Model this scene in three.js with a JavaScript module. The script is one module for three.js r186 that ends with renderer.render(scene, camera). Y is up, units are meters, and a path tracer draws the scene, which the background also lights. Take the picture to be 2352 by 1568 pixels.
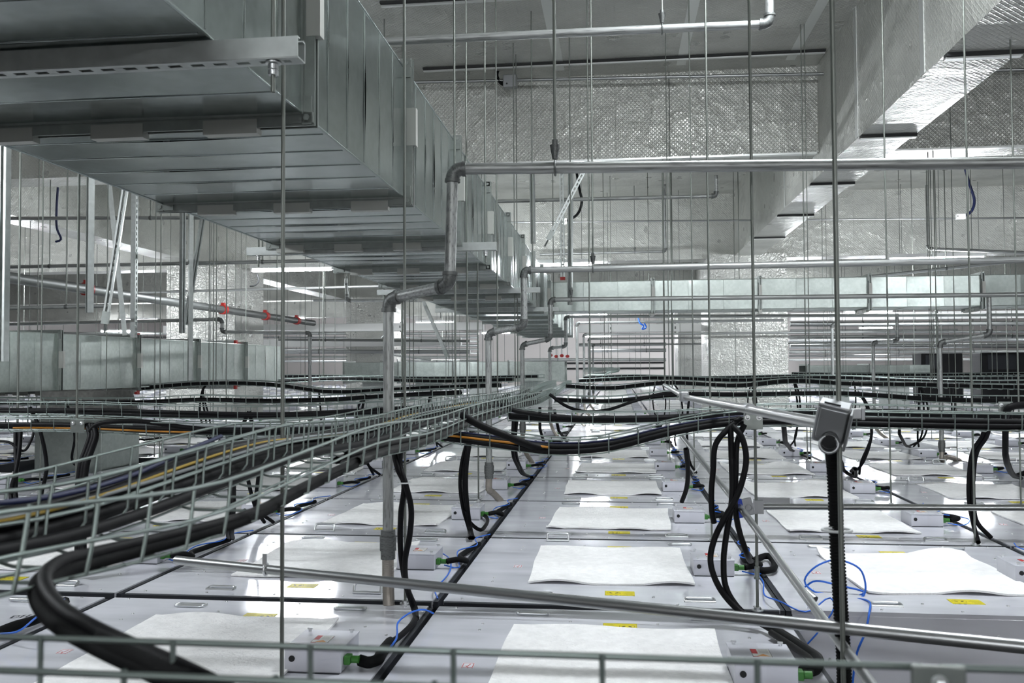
import * as THREE from 'three';
import { mergeGeometries } from 'three/addons/utils/BufferGeometryUtils.js';
import { RectAreaLightUniformsLib } from 'three/addons/lights/RectAreaLightUniformsLib.js';
import { RoundedBoxGeometry } from 'three/addons/geometries/RoundedBoxGeometry.js';

// ------------------------------------------------------------------ camera, exposure
const FRAME_W = 2352, FRAME_H = 1568, FOCAL = 2027.6, EYE = 0.823;
const scene = new THREE.Scene();
scene.background = new THREE.Color(0x0b0c0d);
const camera = new THREE.PerspectiveCamera(2 * Math.atan(FRAME_H / 2 / FOCAL) * 180 / Math.PI, FRAME_W / FRAME_H, 0.05, 200);
camera.position.set(0, EYE, 0);
camera.rotation.set(0.0307, 0.1189, -0.0056, 'YXZ');
camera.focus = 5; camera.userData.fStop = 9;
camera.updateMatrixWorld(true);
const renderer = new THREE.WebGLRenderer({ antialias: true });
renderer.toneMapping = THREE.LinearToneMapping;
renderer.toneMappingExposure = 0.94;
renderer.shadowMap.enabled = true;
RectAreaLightUniformsLib.init();
const LAMP_POWER = 290, TUBE_GLOW = 480;   // fluorescent battens, built in batten()

// ------------------------------------------------------------------ helpers
let seed = 20240607;
const rnd = (a = 0, b = 1) => { seed = (seed * 1664525 + 1013904223) >>> 0; return a + (b - a) * seed / 4294967296; };
const V = (x, y, z) => new THREE.Vector3(x, y, z);
// a point of the place measured on the photograph: pixel and its real distance (world z)
function at(u, v, z) {
  const d = V((u - FRAME_W / 2) / FOCAL, -(v - FRAME_H / 2) / FOCAL, -1).applyQuaternion(camera.quaternion);
  const t = z / d.z; return V(d.x * t, EYE + d.y * t, z);
}
function onFloor(u, v, y = 0) {
  const d = V((u - FRAME_W / 2) / FOCAL, -(v - FRAME_H / 2) / FOCAL, -1).applyQuaternion(camera.quaternion);
  const t = (y - EYE) / d.y; return V(d.x * t, y, d.z * t);
}
const used = new Map();
function numbered(name) { const n = used.get(name) || 0; used.set(name, n + 1); return n ? name + '_' + String(n).padStart(3, '0') : name; }
function shade(o) { o.castShadow = true; o.receiveShadow = true; return o; }
function part(name, geo, mat, parent, x, y, z) { const m = shade(new THREE.Mesh(geo, mat)); m.name = name; if (x !== undefined) m.position.set(x, y, z); parent.add(m); return m; }
function tag(o, label, category, group, kind) { o.userData.label = label; o.userData.category = category; if (group) o.userData.group = group; if (kind) o.userData.kind = kind; return o; }
function thing(name, label, category, group, p) { const g = new THREE.Group(); g.name = numbered(name); scene.add(g); if (p) g.position.copy(p); return tag(g, label, category, group); }
function one(name, geo, mat, label, category, group) { const m = shade(new THREE.Mesh(geo, mat)); m.name = numbered(name); scene.add(m); return tag(m, label, category, group); }
function struct(name, geo, mat, label, category = 'structure') { const m = shade(new THREE.Mesh(geo, mat)); m.name = name; scene.add(m); m.userData = { kind: 'structure', label, category }; return m; }
function metric(g) { // uv in metres, by the side a face looks to
  const p = g.attributes.position, n = g.attributes.normal, uv = new Float32Array(p.count * 2);
  for (let i = 0; i < p.count; i++) {
    const x = Math.abs(n.getX(i)), y = Math.abs(n.getY(i)), z = Math.abs(n.getZ(i));
    if (y >= x && y >= z) { uv[2 * i] = p.getX(i); uv[2 * i + 1] = p.getZ(i); }
    else if (x >= z) { uv[2 * i] = p.getZ(i); uv[2 * i + 1] = p.getY(i); }
    else { uv[2 * i] = p.getX(i); uv[2 * i + 1] = p.getY(i); }
  }
  g.setAttribute('uv', new THREE.BufferAttribute(uv, 2)); return g;
}
const box = (w, h, d, x = 0, y = 0, z = 0) => metric(new THREE.BoxGeometry(w, h, d).translate(x, y, z));
const span = (x0, x1, y0, y1, z0, z1) => box(x1 - x0, y1 - y0, z1 - z0, (x0 + x1) / 2, (y0 + y1) / 2, (z0 + z1) / 2);
const rbox = (w, h, d, r, x = 0, y = 0, z = 0) => metric(new RoundedBoxGeometry(w, h, d, 2, r).translate(x, y, z));
const merge = list => mergeGeometries(list.map(g => { const h = g.index ? g.toNonIndexed() : g; for (const k of Object.keys(h.attributes)) if (!['position', 'normal', 'uv'].includes(k)) h.deleteAttribute(k); return h; }));
const UP = V(0, 1, 0);
function rod(a, b, r, seg = 8) { // a straight round bar from a to b
  const d = b.clone().sub(a), g = new THREE.CylinderGeometry(r, r, d.length(), seg);
  g.applyQuaternion(new THREE.Quaternion().setFromUnitVectors(UP, d.clone().normalize())); const m = a.clone().add(b).multiplyScalar(.5);
  return g.translate(m.x, m.y, m.z);
}
function bent(pts, r, seg = 8, per = 7) { return new THREE.TubeGeometry(new THREE.CatmullRomCurve3(pts, false, 'centripetal'), Math.max(2, (pts.length - 1) * per), r, seg); }
function wirePath(pts, r, seg = 5) { // polyline swept with mitred corners
  const path = new THREE.CurvePath(); for (let i = 1; i < pts.length; i++) path.add(new THREE.LineCurve3(pts[i - 1], pts[i]));
  return merge(pts.slice(1).map((p, i) => rod(pts[i], p, r, seg)));
}
function elbowPts(pts, rad, n = 4) { // corners rounded with real elbow arcs
  const out = [pts[0]];
  for (let i = 1; i < pts.length - 1; i++) {
    const a = pts[i - 1].clone().sub(pts[i]).normalize(), b = pts[i + 1].clone().sub(pts[i]).normalize();
    for (let k = 0; k <= n; k++) { const t = k / n; const p0 = pts[i].clone().addScaledVector(a, rad), p1 = pts[i].clone().addScaledVector(b, rad); out.push(p0.multiplyScalar((1 - t) * (1 - t)).addScaledVector(pts[i], 2 * t * (1 - t)).addScaledVector(p1, t * t)); }
  }
  out.push(pts[pts.length - 1]); return out;
}

// ------------------------------------------------------------------ textures
function hash(x, y) { let h = (x * 374761393 + y * 668265263) | 0; h = Math.imul(h ^ (h >>> 13), 1274126177); return ((h ^ (h >>> 16)) >>> 0) / 4294967296; }
function vnoise(x, y, period) {
  const xi = Math.floor(x), yi = Math.floor(y), fx = x - xi, fy = y - yi, sx = fx * fx * (3 - 2 * fx), sy = fy * fy * (3 - 2 * fy), w = v => ((v % period) + period) % period;
  const a = hash(w(xi), w(yi)), b = hash(w(xi + 1), w(yi)), c = hash(w(xi), w(yi + 1)), d = hash(w(xi + 1), w(yi + 1));
  return a + (b - a) * sx + (c - a) * sy + (a - b - c + d) * sx * sy;
}
function fbm(x, y, period, oct = 4) { let s = 0, a = .5, f = 1; for (let o = 0; o < oct; o++) { s += a * vnoise(x * f, y * f, period * f); a *= .5; f *= 2; } return s / (1 - Math.pow(.5, oct)); }
function tex(size, repeat, fn, color = false) {
  const data = new Uint8Array(size * size * 4);
  for (let j = 0; j < size; j++) for (let i = 0; i < size; i++) { const c = fn(i / size, j / size), k = (j * size + i) * 4; for (let q = 0; q < 3; q++) data[k + q] = Math.max(0, Math.min(255, Math.round(255 * (Array.isArray(c) ? c[q] : c)))); data[k + 3] = 255; }
  const t = new THREE.DataTexture(data, size, size); t.magFilter = THREE.LinearFilter; t.minFilter = THREE.LinearMipmapLinearFilter; t.generateMipmaps = true; t.wrapS = t.wrapT = THREE.RepeatWrapping; t.repeat.set(repeat, repeat); if (color) t.colorSpace = THREE.SRGBColorSpace; t.needsUpdate = true; return t;
}
const line = (t, w) => { const f = Math.abs(t - Math.round(t)); return f < w ? 1 - f / w : 0; };
// foil facing: diamond scrim in relief, with wrinkles
const foilBump = tex(1024, .5, (x, y) => .10 * Math.max(line((x + y) * 50, .2), line((x - y) * 50, .2)) + .5 * fbm(x * 5, y * 9, 45, 4) + .2 * fbm(x * 40, y * 40, 40, 3) + .2 * Math.pow(1 - Math.abs(2 * fbm(x * 9 + 3, y * 9, 9, 3) - 1), 6));
const crinkleBump = tex(512, 1, (x, y) => .5 * Math.pow(1 - Math.abs(2 * fbm(x * 26, y * 26, 26, 3) - 1), 3) + .5 * fbm(x * 34, y * 34, 34, 2));
const foilRough = tex(256, .5, (x, y) => .8 * (.5 + .5 * fbm(x * 8, y * 8, 8, 5)));
const foilColor = tex(256, .37, (x, y) => { const n = .86 + .16 * (fbm(x * 7, y * 7, 7, 5) - .5); return [n, n, n * .985]; }, true);
const zincColor = tex(512, 1, (x, y) => { const n = .86 + .10 * (fbm(x * 40, y * 40, 40, 3) - .5) + .08 * (fbm(x * 5, y * 5, 5, 3) - .5); return [n * .985, n, n * .995]; }, true);
const sheetRough = tex(512, .8, (x, y) => .55 + .4 * (fbm(x * 3, y * 14, 14, 4) - .5) + .3 * (fbm(x * 6, y * 6, 6, 4) - .5));
const sheetColor = tex(512, .8, (x, y) => { const n = .90 + .13 * (fbm(x * 4, y * 18, 18, 4) - .5) + .09 * (fbm(x * 5, y * 5, 5, 4) - .5); return [n * .985, n * .985, n]; }, true);
const matColor = tex(512, 1.6, (x, y) => { const n = .935 + .07 * (fbm(x * 30, y * 30, 30, 4) - .5) + .06 * (fbm(x * 5, y * 5, 5, 3) - .5); return [n, n * .998, n * .994]; }, true);
const matBump = tex(256, 6, (x, y) => fbm(x * 20, y * 20, 20, 4));
const pipeColor = tex(256, 3, (x, y) => { const s = fbm(x * 8, y * 8, 8, 5); const n = .78 + .22 * (s - .5) - (s < .3 ? .08 : 0); return [n, n, n * .99]; }, true);
const clothColor = tex(256, 2, (x, y) => { const n = .32 + .12 * fbm(x * 20, y * 20, 20, 3); return [n, n, n * .97]; }, true);

const M = {};
const mat = (name, o) => M[name] = new THREE.MeshStandardMaterial(Object.assign({ name }, o));
mat('foil', { color: 0xdfe0dd, map: foilColor, metalness: .4, roughness: .58, roughnessMap: foilRough, bumpMap: foilBump, bumpScale: .035 });
mat('foilCrinkle', { color: 0xdcdddb, map: foilColor, metalness: .5, roughness: .55, roughnessMap: foilRough, bumpMap: crinkleBump, bumpScale: .010 });
mat('zincDull', { color: 0xc6ccc8, map: zincColor, metalness: .9, roughness: .3 });
mat('foilTape', { color: 0xe4e6e4, metalness: .8, roughness: .38, bumpMap: foilBump, bumpScale: .001 });
mat('gap', { color: 0x2b2c2c, metalness: 0, roughness: .9 });
mat('zinc', { color: 0xc3cac9, map: zincColor, metalness: .95, roughness: .22 });
mat('flangeZinc', { color: 0xb2b6b3, map: zincColor, metalness: .85, roughness: .42 });
mat('cleat', { color: 0xb4b5b0, metalness: .6, roughness: .5 });
mat('strut', { color: 0xe2e4e3, map: zincColor, metalness: .7, roughness: .45 });
mat('pipe', { color: 0xcdd0d0, map: pipeColor, metalness: .6, roughness: .45 });
mat('fitting', { color: 0x8c8f8f, map: pipeColor, metalness: .7, roughness: .5 });
mat('emt', { color: 0xa2a4a4, metalness: .9, roughness: .36 });
mat('castBox', { color: 0x9a9c9e, metalness: .8, roughness: .4 });
mat('rod', { color: 0x7a7e79, metalness: .8, roughness: .5 });
mat('wire', { color: 0x87928e, metalness: .75, roughness: .36 });
M.sheet = new THREE.MeshPhysicalMaterial({ name: 'sheet', color: 0xecedf1, map: sheetColor, metalness: .12, roughness: .24, roughnessMap: sheetRough, specularIntensity: .6 });
mat('boxPaint', { color: 0xe2e3e8, map: sheetColor, metalness: .25, roughness: .45 });
mat('felt', { color: 0xffffff, map: matColor, metalness: 0, roughness: 1, bumpMap: matBump, bumpScale: .003 });
mat('chrome', { color: 0xdfe1e2, metalness: .9, roughness: .3 });
M.black = new THREE.MeshPhysicalMaterial({ name: 'black', color: 0x07070a, metalness: 0, roughness: .6, specularIntensity: .35 });
M.rubber = new THREE.MeshPhysicalMaterial({ name: 'rubber', color: 0x0a0b0c, metalness: 0, roughness: .8, specularIntensity: .35 });
M.greyCable = new THREE.MeshPhysicalMaterial({ name: 'greyCable', color: 0x1f1f1f, metalness: 0, roughness: .55, specularIntensity: .35 });
mat('paleCable', { color: 0x9ea3a5, metalness: 0, roughness: .5 });
mat('blue', { color: 0x1f62c8, metalness: 0, roughness: .5 });
mat('navy', { color: 0x131d48, metalness: 0, roughness: .5 });
mat('yellowCable', { color: 0xa88a1c, metalness: 0, roughness: .5 });
mat('orangeCable', { color: 0xb87a1c, metalness: 0, roughness: .5 });
mat('green', { color: 0x2c6b20, metalness: 0, roughness: .5 });
mat('red', { color: 0x96201a, metalness: 0, roughness: .55 });
mat('white', { color: 0xeeeeec, metalness: 0, roughness: .55 });
mat('tie', { color: 0xd9dcdc, metalness: 0, roughness: .5 });
mat('gasket', { color: 0x25282e, metalness: .1, roughness: .6 });
mat('dark', { color: 0x1b1c1e, metalness: 0, roughness: .85 });
mat('cloth', { color: 0xffffff, map: clothColor, metalness: 0, roughness: 1 });
mat('plaster', { color: 0xe8e2e0, metalness: 0, roughness: .9 });
mat('hose', { color: 0xa09a92, metalness: .7, roughness: .4 });
mat('blueTape', { color: 0x1d3fae, metalness: 0, roughness: .4 });
M.tube = new THREE.MeshStandardMaterial({ name: 'tube', color: 0xffffff, emissive: 0xf6fbff, emissiveIntensity: TUBE_GLOW, roughness: .4 });

// printed stickers (flat print)
function canvasTex(w, h, draw) { const c = document.createElement('canvas'); c.width = w; c.height = h; draw(c.getContext('2d'), w, h); const t = new THREE.CanvasTexture(c); t.colorSpace = THREE.SRGBColorSpace; return t; }
M.yellowSticker = new THREE.MeshStandardMaterial({ name: 'yellowSticker', roughness: .45, map: canvasTex(256, 128, (c, w, h) => {
  c.fillStyle = '#d7c818'; c.fillRect(0, 0, w, h); c.strokeStyle = '#8d8411'; c.lineWidth = 3; c.strokeRect(5, 5, w - 10, h - 10);
  c.fillStyle = '#8f8a1a'; for (let i = 0; i < 6; i++) c.fillRect(16, 22 + i * 15, i ? 92 - (i % 3) * 14 : 60, 5);
  c.strokeStyle = '#2d2b0e'; c.lineWidth = 3; c.beginPath(); c.ellipse(180, 66, 58, 36, 0, 0, 7); c.stroke();
  c.fillStyle = '#2d2b0e'; c.beginPath(); c.ellipse(155, 70, 17, 9, -.7, 0, 7); c.fill(); c.beginPath(); c.ellipse(205, 70, 17, 9, .7, 0, 7); c.fill(); }) });
M.warnSticker = new THREE.MeshStandardMaterial({ name: 'warnSticker', roughness: .5, map: canvasTex(128, 160, (c, w, h) => {
  c.fillStyle = '#d3d1cc'; c.fillRect(0, 0, w, h); c.strokeStyle = '#333'; c.lineWidth = 3; c.strokeRect(2, 2, w - 4, h - 4);
  c.fillStyle = '#b02026'; c.fillRect(3, 3, 38, 96); c.fillStyle = '#777'; for (let i = 0; i < 7; i++) c.fillRect(52, 12 + i * 12, 64, 4);
  c.fillStyle = '#d0852c'; c.beginPath(); c.moveTo(25, 150); c.lineTo(75, 105); c.lineTo(112, 150); c.fill(); }) });
M.redStamp = new THREE.MeshStandardMaterial({ name: 'redStamp', roughness: .5, map: canvasTex(64, 64, (c, w, h) => { c.fillStyle = '#cfd0d6'; c.fillRect(0, 0, w, h); c.strokeStyle = '#b3312c'; c.lineWidth = 4; c.strokeRect(5, 5, w - 10, h - 10); c.lineWidth = 6; c.beginPath(); c.moveTo(22, 40); c.lineTo(30, 50); c.lineTo(42, 14); c.stroke(); }) });

// ------------------------------------------------------------------ setting
const CEIL = 3.823, X0 = -.642, Z0 = -1.8925, MOD = 1.2, FAR = -46, SUB = -.36;
struct('floor', span(-24, 24, SUB - .2, SUB, FAR, 6), M.dark, 'dark grid deck carrying the rows of filter units', 'floor');
struct('ceiling', span(-24, 24, CEIL, CEIL + .3, FAR, 6), M.foil, 'ceiling faced with silver foil insulation', 'ceiling');
struct('wall_back', span(-24, 24, SUB, CEIL, FAR - .3, FAR), M.plaster, 'pale wall at the far end of the plenum', 'wall');
struct('wall_left', span(-24.3, -24, SUB, CEIL, FAR, 6), M.plaster, 'foil faced side wall on the left', 'wall');
struct('wall_right', span(24, 24.3, SUB, CEIL, FAR, 6), M.plaster, 'foil faced side wall on the right', 'wall');
struct('wall_front', span(-24, 24, SUB, CEIL, 6, 6.3), M.plaster, 'foil faced wall behind the camera', 'wall');
function beam(name, x0, x1, y0, z0, z1, label) { return struct(name, span(x0, x1, y0, CEIL, z0, z1), M.foil, label, 'beam'); }
const BX = [2.0, 2.44];
beam('beam_right', BX[0], BX[1], 2.723, -45.9, 5.9, 'long foil wrapped beam running away above the right side');
beam('beam_left', -7.75, -7.3, 2.723, -45.9, 5.9, 'long foil wrapped beam on the left beyond the duct');
beam('beam_cross', -23.9, 23.9, 2.953, -9.42, -9.0, 'foil wrapped cross beam in the bay before the columns');
beam('beam_girder', -23.9, 23.9, 2.70, -15.95, -15.5, 'deep foil wrapped girder above the square column');
beam('beam_back', -23.9, 23.9, 2.70, -23.45, -23.0, 'foil wrapped girder in the bay behind the columns');
beam('beam_rear', -23.9, 23.9, 2.70, -31, -30.5, 'foil wrapped girder deep in the room');
const colX = [2.195, -7.55, 11.9];
[['column_near', colX[0], -15.3, 'square foil wrapped column right of the centre tray'], ['column_left', colX[1], -15.3, 'square foil wrapped column on the left beyond the low duct'], ['column_behind', colX[0], -22.9, 'square foil column half hidden behind the nearer column'], ['column_back', colX[1] + 1.0, -22.9, 'foil column far back on the left'], ['column_side', colX[2], -22.9, 'foil column far back on the right']]
  .forEach(([n, x, z, l]) => { const c = struct(n, span(x - .655, x + .655, SUB, 2.75, z - 1.3, z), M.foilCrinkle, l, 'column'); });
// dark open joints in the ceiling insulation, with the hanger rail below them
function ceilingJoint(i, x0, x1, z, label) { const g = struct('trim_' + i, span(x0, x1, CEIL - .018, CEIL - .002, z - .02, z + .02), M.gap, label, 'joint'); part('lip', span(x0, x1, CEIL - .03, CEIL - .004, z - .05, z - .022), M.foilTape, g); }
ceilingJoint(1, -1.9, 1.9, -6.95, 'dark open joint across the foil ceiling above the pipe');
ceilingJoint(2, -1.9, 1.98, -8.55, 'dark ragged joint in the foil ceiling before the cross beam');
ceilingJoint(3, -1.9, 1.98, -12.6, 'dark joint in the foil ceiling of the second bay');
ceilingJoint(4, 2.46, 11, -12.6, 'dark joint in the foil ceiling right of the long beam');
// taped seams of the insulation boards
[[-.55, -6, 'ceiling seam tape'], [.65, -6, ''], [1.7, -6, '']].forEach(([x], i) => { const s = struct('trim_' + (5 + i), box(.09, .004, 4.8, x, CEIL - .002, -6.4), M.foilTape, ['silver tape along a ceiling board joint beside the duct', 'silver tape along a ceiling board joint mid bay', 'silver tape along a ceiling board joint near the beam'][i], 'tape'); });
for (let i = 0; i < 5; i++) struct('trim_' + (8 + i), span(1.996, 2.0, 2.73, CEIL, -4.4 - i * 1.6 - .04, -4.4 - i * 1.6 + .04), M.foilTape, ['nearest', 'second', 'third', 'fourth', 'fifth'][i] + ' upright silver tape on the side of the long beam', 'tape');
for (let i = 0; i < 5; i++) { const z = -5.6 - i * 1.9; const s = struct('trim_' + (13 + i), span(2.0, 2.44, 2.70, 2.7225, z - .03, z + .03), M.gap, ['nearest', 'second', 'third', 'fourth', 'fifth'][i] + ' dark gap across the underside of the long beam', 'joint'); part('lip', span(2.0, 2.44, 2.69, 2.70, z - .035, z + .01), M.foilTape, s); }
struct('trim_18', span(-1.9, 1.98, 2.935, 2.953, -9.05, -8.985), M.foilTape, 'bright foil lip along the bottom of the cross beam', 'trim');
struct('trim_19', span(2.46, 12, 2.935, 2.953, -9.05, -8.985), M.foilTape, 'bright foil lip on the cross beam beyond the long beam', 'trim');

// ------------------------------------------------------------------ fluorescent battens
const lampBody = merge([box(1.24, .05, .06, 0, .055, 0), box(.03, .05, .05, -.60, .02, 0), box(.03, .05, .05, .60, .02, 0)]);
const lampTube = new THREE.CylinderGeometry(.017, .017, 1.16, 10).rotateZ(Math.PI / 2);
function batten(x, y, z, label) {
  const g = thing('fluorescent_lamp', label, 'lamp', 'fluorescent battens under the ceiling', V(x, y, z));
  part('housing', lampBody, M.white, g); part('glowing_tube', lampTube, M.tube, g);
  for (const s of [-.45, .45]) part('hanger', rod(V(s, .08, 0), V(s, CEIL - y, 0), .004, 6), M.rod, g);
  const l = new THREE.RectAreaLight(0xf4faff, LAMP_POWER, 1.16, .06); l.position.set(0, -.022, 0); l.rotation.x = -Math.PI / 2; g.add(l);
}
[[-.93, 2.25, -12.2, 'glowing fluorescent lamp showing at the right edge of the big duct'], [-4.62, 2.25, -12.15, 'long glowing fluorescent lamp left of the big duct'], [4.15, 2.22, -12.1, 'thin fluorescent lamp at the right beyond the long beam'],
  [-.85, 2.25, -23.6, 'small glowing fluorescent lamp under the branch duct'], [4.35, 2.27, -22.3, 'bright lamp just right of the square column'], [6.6, 2.25, -24.3, 'row of lamp light right of the column, lower of two'], [8.6, 2.27, -23.2, 'bright far lamp near the right frame edge'],
  [-5.6, 2.25, -26.8, 'far small lamp seen beneath the big duct'], [-9.2, 2.25, -23.6, 'far lamp behind the left column'], [2.6, 2.25, -35, 'distant lamp low beside the column'], [9.5, 2.25, -34, 'distant lamp at the right horizon'], [-4.8, 2.25, -35, 'distant lamp at the horizon left of the tray'],
  [1.0, 3.5, -3.7, 'overhead lamp close under the ceiling above the central units'], [5.6, 2.25, -2.4, 'overhead lamp above the open deck at the right'], [-4.4, 2.25, -2.4, 'overhead lamp left of the duct, above the frame'], [-.9, 2.3, 4.2, 'lamp hanging behind the camera'], [4.2, 2.3, 4.0, 'second lamp hanging behind the camera'], [-13.5, 2.25, -12.2, 'lamp far beyond the left frame edge'], [-18, 2.25, -30, 'distant lamp deep in the left bays'], [-13.5, 2.25, -38, 'distant lamp low at the left horizon'], [17, 2.25, -31, 'distant lamp deep in the right bays'], [-13.5, 2.25, -23.6, 'far lamp at the left behind the low duct'], [-9.5, 2.25, -35, 'distant lamp behind the left column'], [13.2, 2.25, -24, 'distant lamp beyond the right frame edge'], [-.9, 2.25, -40, 'most distant lamp at the end of the long trays'], [5, 2.25, -42, 'most distant lamp right of the column'], [-9.5, 2.25, -12.2, 'lamp beyond the left frame edge'], [9.4, 2.25, -12.2, 'lamp beyond the right frame edge']]
  .forEach(a => batten(...a));

// ------------------------------------------------------------------ fan filter units
const ORD = ['first', 'second', 'third', 'fourth', 'fifth', 'sixth', 'seventh', 'eighth', 'ninth', 'tenth', 'eleventh', 'twelfth', 'thirteenth', 'fourteenth', 'fifteenth', 'sixteenth', 'seventeenth', 'eighteenth', 'nineteenth', 'twentieth'];
const colWords = c => c === 0 ? 'central column' : ORD[Math.abs(c) - 1] + ' column ' + (c < 0 ? 'left' : 'right') + ' of centre';
const place = (k, c) => ORD[k] + ' row back, ' + colWords(c);
const UW = 1.158, UD = 1.166, UH = .35;
const unitBody = merge([rbox(UW, UH - .012, UD, .004, UW / 2, -UH / 2 - .006, -UD / 2), box(UW + .004, .014, UD, UW / 2, -.007, -UD / 2)]);
const handleGeo = merge([bent(elbowPts([V(0, .006, 0), V(0, .040, 0), V(.1, .040, 0), V(.1, .006, 0)], .012, 4), .0055, 6, 2), rod(V(-.003, .006, 0), V(.103, .006, 0), .006, 6)]);
const stickerGeo = box(.108, .0012, .062, 0, .0006, 0); { const uv = stickerGeo.attributes.uv; for (let i = 0; i < uv.count; i++) uv.setXY(i, uv.getX(i) / .108 + .5, .5 - uv.getY(i) / .062); }
const stampGeo = box(.034, .001, .04, 0, .0005, 0); { const uv = stampGeo.attributes.uv; for (let i = 0; i < uv.count; i++) uv.setXY(i, uv.getX(i) / .034 + .5, .5 - uv.getY(i) / .04); }
const warnGeo = box(.05, .001, .062, 0, .0005, 0); { const uv = warnGeo.attributes.uv; for (let i = 0; i < uv.count; i++) uv.setXY(i, uv.getX(i) / .05 + .5, .5 - uv.getY(i) / .062); }
const boxBody = merge([rbox(.158, .060, .17, .002, 0, .032, 0), rbox(.162, .004, .174, .0015, 0, .064, 0)]);
const boxSeat = box(.15, .004, .165, 0, .001, 0);
const portGeo = new THREE.CylinderGeometry(.0085, .0085, .004, 14).rotateX(Math.PI / 2);
const thumbGeo = merge([new THREE.CylinderGeometry(.0045, .0045, .006, 8).translate(0, .003, 0), box(.014, .005, .003, 0, .008, 0)]);
const plugGeo = merge([rbox(.018, .024, .030, .003, .009, 0, 0), new THREE.CylinderGeometry(.010, .010, .02, 10).rotateZ(Math.PI / 2).translate(.03, 0, 0)]);
const screwList = []; for (const [x, d] of [[.08, .03], [.32, .03], [.58, .03], [.84, .03], [1.1, .03], [.08, 1.15], [.45, 1.15], [.72, 1.15], [1.1, 1.15], [.2, .9], [.2, .97], [.48, .9], [.48, 1.02], [.76, .9], [.76, 1.02], [.15, .3], [.15, .36], [.48, .12], [.76, .12], [1.03, .9], [1.12, .82], [1.03, .28]]) screwList.push(new THREE.CylinderGeometry(.0042, .0048, .003, 7).translate(x - .02, .0015, -d));
const screwGeo = merge(screwList);
const frontScrews = merge([[.12, -.06], [.12, -.16], [.12, -.26], [.66, -.07], [.66, -.26], [1.06, -.07], [1.06, -.26]].map(([x, y]) => new THREE.CylinderGeometry(.005, .006, .004, 7).rotateX(Math.PI / 2).translate(x, y, .001)));
// loose white filter mats: a soft slab with sagging and curling edges
function matGeometry(v, w = .63, d = .68) {
  const g = new THREE.BoxGeometry(w, .007, d, 26, 1, 22), p = g.attributes.position; const a = v * 1.7;
  for (let i = 0; i < p.count; i++) {
    const x = p.getX(i) / w, z = p.getZ(i) / d; // -.5 .. .5
    let y = .0018 * Math.sin(x * 9 + a) * Math.cos(z * 7 + a * 2) + .001 * Math.sin(z * 15 + a * 3);
    const front = Math.max(0, (z - .36) / .14), back = Math.max(0, (-z - .36) / .14);
    y += front * front * (.001 + .010 * Math.max(0, Math.sin(x * 9 + a * 2.1))) + back * back * (.001 + .014 * (v % 3) * Math.max(0, Math.sin(x * 7 + a * 1.3 + 1)));
    p.setY(i, p.getY(i) + .0045 + Math.max(-.0008, y));
    p.setX(i, p.getX(i) + .006 * Math.sin(z * 8 + a) * (1 - Math.abs(x)));
    p.setZ(i, p.getZ(i) + .007 * Math.sin(x * 9 + a * 1.5));
  }
  g.computeVertexNormals(); return metric(g);
}
const mats = [0, 1, 2, 3, 4, 5].map(v => matGeometry(v));
const sideGasket = box(.018, .09, UD - .01, 0, -.05, -UD / 2), frontGasket = box(UW - .006, .09, .016, UW / 2, -.0465, .0085);
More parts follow.
